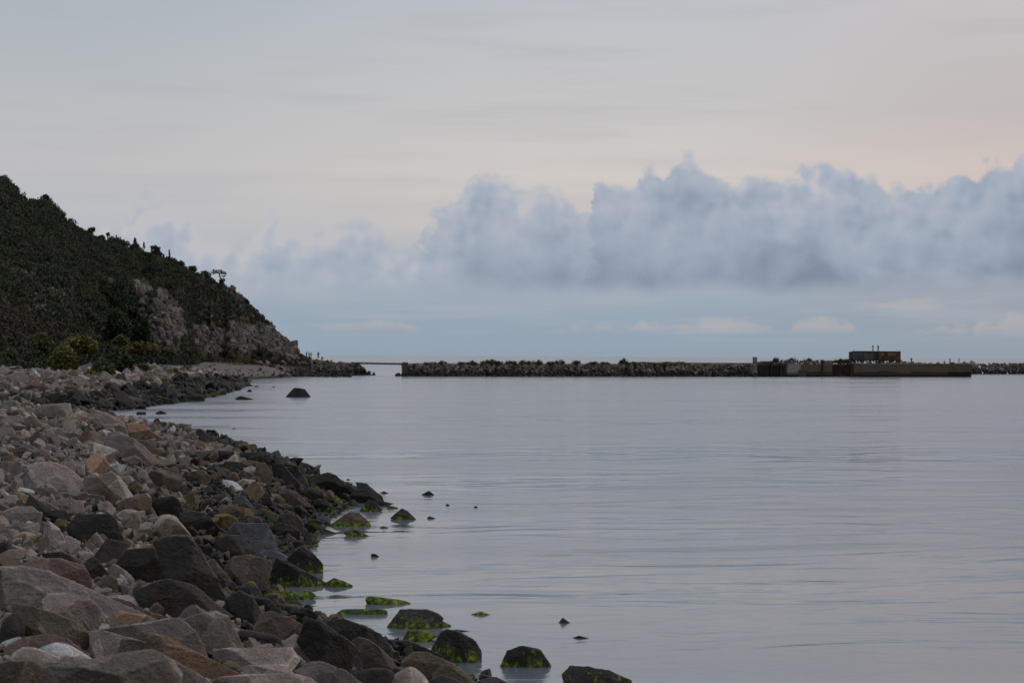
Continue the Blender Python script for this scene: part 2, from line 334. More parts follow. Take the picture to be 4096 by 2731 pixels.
def plain(name, rgb, rough=0.8, var=0.35, scale=2.0, stain=None, stretch=(1, 1, 1), metal=0.0):
    m, t, b = new_mat(name); pos = t.new('ShaderNodeNewGeometry').outputs['Position']; x, y, z = t.sep(pos)
    p = t.comb(t.m('MULTIPLY', x, stretch[0]), t.m('MULTIPLY', y, stretch[1]), t.m('MULTIPLY', z, stretch[2]))
    n = t.noise(p, scale, 5, 0.65); v = t.m('MULTIPLY_ADD', t.m('SUBTRACT', n, 0.5), var * 2, 1.0)
    c = t.mix(1.0, (*rgb, 1), t.comb(v, v, v), 'MULTIPLY')
    if stain:
        n2 = t.noise(p, scale * 0.45, 5, 0.7, 0.5); c = t.mix(t.smooth(n2, 0.42, 0.6), c, (*stain, 1))
    t.l.new(c, b.inputs['Base Color']); b.inputs['Roughness'].default_value = rough; b.inputs['Metallic'].default_value = metal
    b.inputs['Specular IOR Level'].default_value = 0.3
    return m
def quay_material(name, topc, lowc, stain):
    m, t, b = new_mat(name); pos = t.new('ShaderNodeNewGeometry').outputs['Position']; x, y, z = t.sep(pos)
    n = t.noise(t.comb(t.m('MULTIPLY', x, 1.1), 0.0, t.m('MULTIPLY', z, 0.22)), 1.0, 5, 0.7, 0.3)
    n2 = t.noise(t.comb(t.m('MULTIPLY', x, 0.16), 0.0, t.m('MULTIPLY', z, 0.5)), 1.0, 5, 0.65)
    c = t.mix(t.smooth(n, 0.44, 0.62), (*topc, 1), (*stain, 1))
    lvl = t.m('ADD', z, t.m('MULTIPLY', t.m('SUBTRACT', n2, 0.5), 2.4))
    c = t.mix(t.smooth(lvl, 1.7, 1.2), c, (*lowc, 1))
    c = t.mix(t.smooth(z, 0.55, 0.4), c, (0.012, 0.014, 0.009, 1))
    v = t.m('MULTIPLY_ADD', t.m('SUBTRACT', t.noise(pos, 2.2, 4, 0.7), 0.5), 1.0, 1.0)
    c = t.mix(1.0, c, t.comb(v, v, v), 'MULTIPLY')
    t.l.new(c, b.inputs['Base Color']); b.inputs['Roughness'].default_value = 0.9; b.inputs['Specular IOR Level'].default_value = 0.15
    return m

# ------------------------------------------------------------------ water
def water_material():
    m, t, b = new_mat('sea water'); pos = t.new('ShaderNodeNewGeometry').outputs['Position']; x, y, z = t.sep(pos)
    xr = t.m('ADD', x, t.m('MULTIPLY', y, 0.20)); yr = t.m('SUBTRACT', y, t.m('MULTIPLY', x, 0.20))
    swell = t.noise(t.comb(t.m('MULTIPLY', xr, 0.11), t.m('MULTIPLY', yr, 0.30), 0.0), 1.0, 3, 0.5, 1.2)
    mid = t.noise(t.comb(t.m('MULTIPLY', x, 0.6), t.m('MULTIPLY', y, 1.2), 4.0), 1.0, 3, 0.55, 0.3)
    rip = t.noise(t.comb(t.m('MULTIPLY', x, 2.0), t.m('MULTIPLY', y, 4.2), 0.0), 1.0, 3, 0.6)
    # patches of light breeze
    br = t.smooth(t.noise(t.comb(t.m('MULTIPLY', xr, 0.016), t.m('MULTIPLY', yr, 0.10), 7.0), 1.0, 4, 0.6, 0.5), 0.40, 0.62)
    sea = t.smooth(y, 560.0, 700.0)
    h = t.m('ADD', t.m('MULTIPLY', swell, t.m('MULTIPLY_ADD', t.smooth(y, 40.0, 140.0), 0.36, 0.17)), t.m('ADD', t.m('MULTIPLY', mid, t.m('MULTIPLY_ADD', br, 0.022, 0.015)), t.m('MULTIPLY', rip, t.m('MULTIPLY_ADD', br, 0.009, 0.003))))
    h = t.m('MULTIPLY', h, t.m('MULTIPLY_ADD', t.smooth(y, 40.0, 110.0), -0.10, 0.65))
    bp = t.new('ShaderNodeBump'); bp.inputs['Strength'].default_value = 1.0; bp.inputs['Distance'].default_value = 1.0
    t.l.new(h, bp.inputs['Height']); t.l.new(bp.outputs[0], b.inputs['Normal'])
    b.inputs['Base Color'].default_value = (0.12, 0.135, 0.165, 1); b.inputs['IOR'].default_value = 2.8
    t.l.new(t.m('ADD', t.m('ADD', t.m('MULTIPLY', t.smooth(y, 60.0, 160.0), 0.07), t.m('MULTIPLY_ADD', br, 0.12, 0.06)), t.m('MULTIPLY', sea, 0.04)), b.inputs['Roughness'])
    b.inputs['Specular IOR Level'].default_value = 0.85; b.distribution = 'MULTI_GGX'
    return m
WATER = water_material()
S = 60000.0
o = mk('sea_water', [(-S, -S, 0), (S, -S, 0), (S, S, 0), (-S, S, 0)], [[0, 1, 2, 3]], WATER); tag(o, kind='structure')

# ------------------------------------------------------------------ ground and hillside as one heightfield, split where the slope begins
GRAVEL = np.array([0.165, 0.145, 0.135]); SOIL = np.array([0.04, 0.043, 0.025]); CLIFF = np.array([0.14, 0.131, 0.122]); DRY = np.array([0.13, 0.105, 0.045])
pxs = np.concatenate([np.arange(-420, -20, 6.0), np.arange(-20, 330, 0.8), np.arange(330, 560, 5.0), np.arange(560, 900, 40)])
Ds = np.concatenate([np.geomspace(3, 60, 70), np.arange(61, 235, 1.5), np.arange(235, 500, 0.9), np.arange(500, 760, 8)])
PX, DD = np.meshgrid(pxs, Ds)
XX = X_(PX, DD); ZZ = terr(XX.ravel(), DD.ravel()).reshape(XX.shape)
def rockmask(px, y, x, Y):
    n = fbm(np.stack([px * 0.09, y * 0.07, px * 0], -1), 3); n2 = fbm(np.stack([px * 0.25, y * 0.12, px * 0 + 8], -1), 2)
    def el(cx, cy, rx, ry): return np.clip(1.35 - np.sqrt(((px - cx) / rx) ** 2 + ((y - cy) / ry) ** 2), 0, 1)
    m = np.maximum.reduce([el(160, 315, 19, 34), el(175, 325, 12, 34), el(140, 290, 17, 12), el(200, 338, 16, 16), el(222, 342, 24, 15), el(250, 340, 24, 16), el(285, 346, 26, 10) * 1.2, el(235, 325, 24, 12) * .6,
                           el(265, 333, 20, 12), el(226, 290, 9, 7) * .9, el(240, 297, 8, 5) * .9, el(113, 281, 10, 7), el(37, 307, 9, 14) * 1.2, el(62, 293, 16, 6) * 1.1, el(22, 276, 18, 5) * 1.0, el(8, 300, 6, 14) * .9, el(50, 203, 7, 4) * .5, el(184, 282, 9, 6) * .4])
    return np.clip((m + n * 0.6 + n2 * 0.45 - 0.50) * 3.0, 0, 1)
fx, fD, fz = XX.ravel(), DD.ravel(), ZZ.ravel()
IY = hor(PX.ravel()) - (fz - CAMZ) / fD * F
_rm0 = None
D0g = np.interp(PX.ravel(), [-400, 0, 60, 90, 111, 126, 150, 178, 190, 200, 300, 330], [235, 240, 262, 300, 345, 355, 358, 364, 376, 412, 456, 470])
isH = ((fD > D0g - 8) & (PX.ravel() < 312) & (fz > 3.0))
rm = rockmask(PX.ravel(), IY, fx, fD) * isH
col = np.tile(GRAVEL, (len(fx), 1)); nn = fbm(np.stack([fx * 0.15, fD * 0.1, fx * 0], -1), 3)
hcol = SOIL + (DRY - SOIL) * np.clip(nn * 0.9, 0, 1)[:, None] * 0.35
hcol = hcol + (CLIFF - hcol) * rm[:, None]
col = np.where(isH[:, None], hcol, col)
wetm = sm(-fz, -0.75, -0.35)
col = col * (1 - 0.72 * wetm[:, None])
# turf and dry grass on the back of the beach
dd_ = xs(fD) - fx
tm = sm(dd_ + nn * 6, 17, 23) * (~isH) * sm(fD, 150, 200); col = col + (np.array([0.10, 0.088, 0.035]) - col) * np.clip(tm, 0, 1)[:, None] * 0.8
ca = np.concatenate([col, (rm)[:, None]], 1)
nr, nc = XX.shape; idx = np.arange(nr * nc).reshape(nr, nc)
quads = np.stack([idx[:-1, :-1], idx[:-1, 1:], idx[1:, 1:], idx[1:, :-1]], -1).reshape(-1, 4)
hq = isH[quads].sum(1) >= 3
crag = fbm(np.stack([fx * 0.30, fz * 0.22, fD * 0.05], -1), 2); crag2 = fbm(np.stack([fx * 0.9, fz * 0.45, fD * 0.1], -1), 2)
shift = rm * (2.6 * (0.5 - np.abs(crag)) + 1.3 * crag2)
VV = np.stack([fx, fD - shift, fz + rm * crag2 * 0.5], -1)
def submesh(name, qs):
    u, inv = np.unique(qs, return_inverse=True); o = mk(name, VV[u], inv.reshape(-1, 4), GROUND, col=ca[u]); return tag(o, kind='structure')
submesh('shore_ground', quads[~hq]); submesh('hillside', quads[hq])

# ------------------------------------------------------------------ foliage
rs = np.random.RandomState(11)
def leaves(C, size, col, rs=rs, flat=0.0, vert=False):
    n = len(C); a = rs.randn(n, 3); a[:, 2] *= (1 - flat)
    if vert: a = np.stack([rs.randn(n) * .25, rs.randn(n) * .25, np.ones(n)], -1)
    a /= np.linalg.norm(a, axis=1)[:, None]
    b = rs.randn(n, 3); b -= (b * a).sum(1)[:, None] * a; b /= np.linalg.norm(b, axis=1)[:, None]
    s = size * (0.6 + 0.8 * rs.rand(n))[:, None]
    wd = s * (0.16 if vert else 0.55)
    V = np.stack([C - a * s, C - b * wd, C + a * s, C + b * wd], 1).reshape(-1, 3)
    Fc = np.arange(4 * n).reshape(-1, 4); return V, Fc, np.repeat(col, 4, 0)
def shell(n, c, r, rs=rs, lump=True):
    d = rs.randn(n, 3); d /= np.linalg.norm(d, axis=1)[:, None]
    if lump: d[:, 2] = np.abs(d[:, 2]) * 1.0 - 0.15 * rs.rand(n)
    rad = (0.72 + 0.33 * rs.rand(n)) * (1 + 0.22 * fbm(d * 2.2 + np.array(c) * .7, 2) * 1.6)
    return np.array(c) + d * np.array(r) * rad[:, None]
def leafcol(n, base, rs=rs, var=0.45):
    k = 1 + var * (rs.rand(n) * 2 - 1); c = np.array(base)[None] * k[:, None]
    c[:, 0] *= 1 + 0.35 * (rs.rand(n) - 0.5); return c
# dense scrub over the slope: nobody could count it
N = 9500
sp = rs.uniform(-60, 306, N); sD = rs.uniform(235, 482, N)
D0s = np.interp(sp, [-400, 0, 60, 90, 111, 126, 150, 178, 190, 200, 300, 330], [235, 240, 262, 300, 345, 355, 358, 364, 376, 412, 456, 470])
ok = (sD > D0s - 6) & (sD < ridgeD(sp) + 4); sp, sD = sp[ok], sD[ok]
sx = X_(sp, sD); sz = terr(sx, sD); sy = hor(sp) - (sz - CAMZ) / sD * F
k = (rockmask(sp, sy, sx, sD) < 0.06 + 0.20 * rs.rand(len(sp))) & (sz > 2.8); sp, sD, sx, sz, sy = [a[k] for a in (sp, sD, sx, sz, sy)]
print('scrub', len(sp))
Vs, Fs, Cs = [], [], []; off = 0
pn = fbm(np.stack([sx * 0.09, sD * 0.06, sz * 0.12], -1), 3)
for i in range(len(sp)):
    r = (0.9 + 1.1 * rs.rand()) * (1.0 if sp[i] < 190 else 0.7) * (0.75 if sD[i] > ridgeD(sp[i]) - 10 else 1.1)
    n = int(50 + 30 * r)
    base = np.array([0.040, 0.046, 0.020]) if pn[i] > 0.15 else (np.array([0.027, 0.037, 0.020]) if pn[i] > -0.2 else np.array([0.044, 0.039, 0.024]))
    if rs.rand() < 0.04: base = np.array([0.07, 0.07, 0.024])
    base = base * (0.9 + 0.25 * rs.rand()); far_ = max(0, min(1, (sp[i] - 150) / 80.)); base = base * (1 - .5 * far_) + np.array([0.042, 0.04, 0.031]) * .5 * far_
    C = shell(n, (sx[i], sD[i], sz[i] - 0.2), (r, r, r * (0.75 + 0.5 * rs.rand())))
    v, f, c = leaves(C, 0.27, leafcol(n, base, var=.18), flat=-0.6)
    Vs.append(v); Fs.append(f + off); Cs.append(c); off += len(v)
o = mk('hillside_scrub', np.concatenate(Vs), np.concatenate(Fs), LEAF, col=np.concatenate(Cs), smooth=False)
tag(o, 'dense dark green scrub covering the steep headland slope', 'scrub', kind='stuff')

BARK = plain('bark', (0.05, 0.04, 0.03), 0.9)
def tubes(segs, ns=6):
    V, Fc = [], []
    for (p0, r0_, p1, r1_) in segs:
        p0 = Vector(p0); p1 = Vector(p1); d = (p1 - p0).normalized(); a = d.orthogonal().normalized(); b = d.cross(a); k = len(V)
        for (p, r) in ((p0, r0_), (p1, r1_)):
            for j in range(ns):
                q = p + (a * math.cos(2 * math.pi * j / ns) + b * math.sin(2 * math.pi * j / ns)) * r; V.append(tuple(q))
        for j in range(ns): Fc.append([k + j, k + (j + 1) % ns, k + ns + (j + 1) % ns, k + ns + j])
    return np.array(V), np.array(Fc)
def bush(name, cat, loc, lumps, size, base, label, dens=1.0, trunk=True, group=None, parts=('foliage', 'stem'), var=0.45):
    """lumps: (dx,dy,dz,rx,rz) around loc"""
    e = empty(name, loc); tag(e, label, cat, group)
    Vs, Fs, Cs = [], [], []; off = 0; segs = []
    for (dx, dy, dz, rx, rz) in lumps:
        n = int(dens * 16 * (rx * rx + 2 * rx * rz) / (size * size) * 0.30) + 20
        C = shell(n, (dx, dy, dz), (rx, rx, rz), lump=False); C[:, 2] = np.maximum(C[:, 2], 0.02); v, f, c = leaves(C, size, leafcol(n, np.array(base) * (0.8 + 0.4 * rs.rand()), var=var), flat=0.2)
        Vs.append(v); Fs.append(f + off); Cs.append(c); off += len(v); segs.append(((0, 0, -0.3), 0.09, (dx * .5, dy * .5, dz * .5), 0.06)); segs.append(((dx * .5, dy * .5, dz * .5), 0.06, (dx, dy, dz + rz * .3), 0.03))
    mk(parts[0], np.concatenate(Vs), np.concatenate(Fs), LEAF, e, col=np.concatenate(Cs), smooth=False)
    if trunk:
        v, f = tubes(segs, 5); mk(parts[1], v, f, BARK, e)
    return e
def zoom(ox, oy, s, x, y): return ((ox + x / s) / 4, (oy + y / s) / 4)
G1, G2, G3, G4 = (0.13, 0.135, 0.036), (0.078, 0.088, 0.03), (0.038, 0.05, 0.024), (0.14, 0.12, 0.042)
BUSH = [  # centre x,y radius x,y in the second hill view; colour; distance; label
 (850, 1270, 200, 175, G1, 232, 'broad olive green bush at the head of the stony beach'),
 (1380, 1400, 170, 115, G2, 222, 'round dark bush closest to the beach stones'),
 (1210, 1490, 100, 45, G1, 214, 'low flat bush at the foot of the round dark bush'),
 (120, 1240, 150, 85, G2, 243, 'low wide bush at the far left behind dry grass'),
 (1560, 1290, 220, 170, G3, 238, 'large dark thicket behind the round dark bush'),
 (1060, 1090, 260, 120, G1, 262, 'long olive thicket above the broad olive bush'),
 (520, 1060, 210, 130, G2, 258, 'olive topped thicket left of the long olive thicket'),
 (1620, 1040, 110, 75, G2, 300, 'domed bush left of the yellowish grass bank'),
 (1880, 860, 150, 175, G3, 352, 'tall dark tree standing in front of the bare cliff'),
 (1560, 820, 200, 210, G3, 330, 'large dark tree left of the cliff foot'),
 (1180, 830, 200, 190, G3, 318, 'dark rounded tree in the middle of the lower slope'),
 (700, 860, 230, 160, G3, 300, 'dark spreading tree low on the left slope'),
 (280, 850, 220, 170, G2, 286, 'tall leafy tree near the left end of the slope'),
 (1900, 1385, 130, 45, G2, 262, 'low green bush at the corner of the gravel beach'),
 (50, 1430, 75, 50, G1, 232, 'small green clump at the far left beach edge'),
 (1900, 1130, 260, 75, G4, 330, 'yellowish green bank of tall grass below the cliff'),
 (2240, 1190, 130, 55, G2, 360, 'low dark bush at the foot of the bare cliff'),
]
for (bx, by, rx, ry, c, D, lab) in BUSH:
    px, py = zoom(0, 1050, 3.36, bx, by); pxb, pyb = zoom(0, 1050, 3.36, bx, by + ry)
    mpx = D / F; a = rx / 3.36 / 4 * mpx; b = ry / 3.36 / 4 * mpx * 2
    P0 = at(px, pyb, D); gz = float(terr([P0.x], [D])[0]); top = P0.z + b
    z0 = min(gz, P0.z) if gz > P0.z - 1.5 else P0.z
    hgt = top - z0
    L = []
    for j in range(7):
        t_ = (j / 6 - 0.5) * 2; L.append((t_ * a * 0.66, rs.uniform(-.5, .5) * a * .5, hgt * (0.42 + 0.1 * rs.rand()) * (1 - 0.35 * t_ * t_), a * 0.40, hgt * 0.5 * (1 - 0.3 * t_ * t_)))
    L.append((0, 0, hgt * 0.45, a * 0.62, hgt * 0.52))
    for j in range(8): L.append((rs.uniform(-.75, .75) * a, -a * 0.5 * rs.rand(), hgt * rs.uniform(0.1, 0.4), a * rs.uniform(.2, .32), hgt * rs.uniform(.2, .3)))
    istree = 'tree' in lab
    bush('tree' if istree else ('grass_clump' if 'grass' in lab and 'behind' not in lab else 'bush'), 'tree' if istree else ('grass' if 'tall grass' in lab else 'bush'), (P0.x, D, z0), L, 0.24 if D < 270 else 0.3, c, lab, 1.0,
         parts=('crown', 'trunk') if istree else ('foliage', 'stem'))
# smaller shrubs along the cliff foot (third hill view)
for (bx, by, rx, ry, c, D, lab) in [(1220, 1240, 95, 42, G2, 452, 'dark green shrub at the middle of the cliff foot'), (1080, 1310, 42, 38, G2, 448, 'small round shrub on stones at the top of the gravel beach'),
                             (2100, 1265, 80, 42, G3, 471, 'dark shrub beside the people at the tip of the headland'), (290, 1430, 90, 48, G2, 268, 'sprawling shrub growing among beach boulders'),
                             (940, 1230, 90, 30, G2, 445, 'low shrub left of the dark cliff foot shrub'), (1640, 1290, 110, 25, G4, 470, 'low yellowish shrub below the rocky end of the cliff'), (1850, 1275, 80, 28, G2, 470, 'low green shrub left of the headland tip shrub'),
                             (600, 1285, 200, 26, G4, 420, 'long low strip of grass behind the gravel beach'), (430, 1150, 150, 60, G2, 395, 'green shrub mound at the left part of the cliff foot')]:
    px, py = zoom(600, 1050, 3.36, bx, by); pyb = zoom(600, 1050, 3.36, bx, by + ry)[1]; mpx = D / F; a = rx / 3.36 / 4 * mpx; b = ry / 3.36 / 2 / 4 * 2 * mpx
    P0 = at(px, pyb, D); L = [(rs.uniform(-.6, .6) * a, rs.uniform(-.3, .3) * a, b * .35, a * rs.uniform(.3, .5), b * rs.uniform(.4, .7)) for j in range(8)]
    bush('shrub' if 'grass' not in lab else 'grass_clump', 'shrub' if 'grass' not in lab else 'grass', P0, L, 0.25, c, lab)
# trees on the skyline
for (px, py, rr, hh, lab) in [(3, 174, 3.4, 4.4, 'bushy tree on the highest skyline at the left edge'), (44.6, 193.5, 1.9, 2.8, 'dark bush on top of the rocky knob'), (91, 226, 1.5, 2.0, 'round bush on the skyline left of a small pair'),
                         (108, 232, 0.8, 1.6, 'small bush on the skyline right of the round bush'), (116.3, 235, 0.5, 1.5, 'tiny upright tree on the skyline'), (134.7, 238, 1.5, 2.6, 'pointed tree with two tops on the skyline'),
                         (144, 242, 0.6, 1.4, 'thin upright tree right of the pointed tree'), (155, 244.5, 1.9, 2.8, 'leaning dark bush in the middle of the skyline'), (169.5, 249.5, 0.6, 2.4, 'lone spindly tree above the bare cliff'),
                         (192, 264.5, 1.9, 2.6, 'wide dark bush above the upper rocks'), (206, 270, 2.0, 2.0, 'low bush left of the flat topped pine')]:
    D = float(ridgeD(px)) - 1; P0 = at(px, py, D); s = rr
    s *= .62; L = [(0, 0, -s * 1.1, s, s * .8)] + [(rs.uniform(-.7, .7) * s, rs.uniform(-.5, .5) * s, rs.uniform(-1.3, -.5) * s, s * rs.uniform(.3, .5), s * rs.uniform(.3, .6)) for _ in range(6)]
    if 'point' in lab or 'upright' in lab or 'spindly' in lab: L = [(rs.uniform(-.15, .15) * s, 0, -hh * q, s * (0.25 + 0.6 * q), hh * 0.22) for q in (.12, .35, .6, .85)]
    base_z = -hh - 1.0; L = [(a, b, c - base_z, d, e) for (a, b, c, d, e) in L]
    bush('tree', 'tree', (P0.x, P0.y, P0.z + base_z), L, 0.2, (0.04, 0.05, 0.026), lab, 0.8, parts=('crown', 'trunk'))
# the flat-topped pine leaning over the edge
D = 468.0; A = at(220.8, 278, D); e = empty('pine_tree', A); tag(e, 'flat topped wind bent pine tree leaning off the steep skyline', 'tree')
T = lambda px, py, dy=0: tuple(at(px, py, D + dy) - A)
v, f = tubes([(T(221.3, 279.5), .22, T(219.6, 275.5), .18), (T(219.6, 275.5), .18, T(218.8, 272.3), .12), (T(219.3, 274), .1, T(224.6, 272.6), .07), (T(219.6, 275.5), .08, T(223.8, 275.6), .05), (T(219, 273), .1, T(214.8, 271.6), .07)])
mk('trunk', v, f, BARK, e)
Vs, Fs, Cs = [], [], []; off = 0
for (px, py, rx, rz, n) in [(218.8, 271.3, 1.15, .5, 110), (215, 271.0, 0.95, .5, 90), (222.3, 272.2, 0.9, .35, 80), (224.6, 273.2, .55, .25, 50), (223.8, 275.9, .5, .28, 40), (213.2, 272.2, .6, .5, 50)]:
    C = shell(n, T(px, py), (rx, rx, rz), lump=False); v, f, c = leaves(C, 0.2, leafcol(n, (0.03, 0.045, 0.02)), flat=.5); Vs.append(v); Fs.append(f + off); Cs.append(c); off += len(v)
mk('crown', np.concatenate(Vs), np.concatenate(Fs), LEAF, e, col=np.concatenate(Cs), smooth=False)
# dry grass on the beach crest, left
n = 9000; gp = rs.uniform(-30, 52, n); gD = rs.uniform(205, 246, n); gx = X_(gp, gD); gz = terr(gx, gD)
gp2 = rs.uniform(150, 245, 5000); gD2 = rs.uniform(405, 432, 5000); gx2 = X_(gp2, gD2); gz2 = terr(gx2, gD2); k2 = gz2 < 5.5
C = np.concatenate([np.stack([gx, gD, gz + .15], -1), np.stack([gx2, gD2, gz2 + .1], -1)[k2]])
pt = fbm(C * 0.25, 2); C = C[pt > -0.1]
v, f, c = leaves(C, 0.32, leafcol(len(C), (0.15, 0.115, 0.045)), vert=True)
o = mk('dry_grass', v, f, LEAF, col=c, smooth=False); tag(o, 'dry yellow grass along the back of the stony beach', 'grass', kind='stuff')

# ------------------------------------------------------------------ boulders
TONE = {  # own colours of the stones: (rgb, word)
 'pale': ((0.31, 0.262, 0.232), 'pale grey'), 'grey': ((0.195, 0.166, 0.148), 'grey'), 'pink': ((0.25, 0.205, 0.182), 'pinkish'), 'white': ((0.42, 0.41, 0.40), 'whitish'),
 'brown': ((0.105, 0.08, 0.06), 'brown'), 'orange': ((0.235, 0.15, 0.10), 'orange brown'), 'red': ((0.13, 0.085, 0.072), 'reddish brown'), 'dark': ((0.025, 0.021, 0.0175), 'dark'),
 'black': ((0.014, 0.012, 0.0105), 'blackish'), 'blue': ((0.085, 0.09, 0.10), 'bluish grey'), 'olive': ((0.105, 0.085, 0.048), 'olive brown'), 'ochre': ((0.15, 0.105, 0.045), 'ochre'), 'green': ((0.05, 0.065, 0.012), 'green weedy')}
REG = {'A': (0, 2050, 2.297), 'B': (900, 2050, 2.297), 'C': (0, 1600, 2.297), 'D': (700, 1700, 2.297), 'E': (0, 1350, 1.809), 'O': (0, 0, 0.57422)}
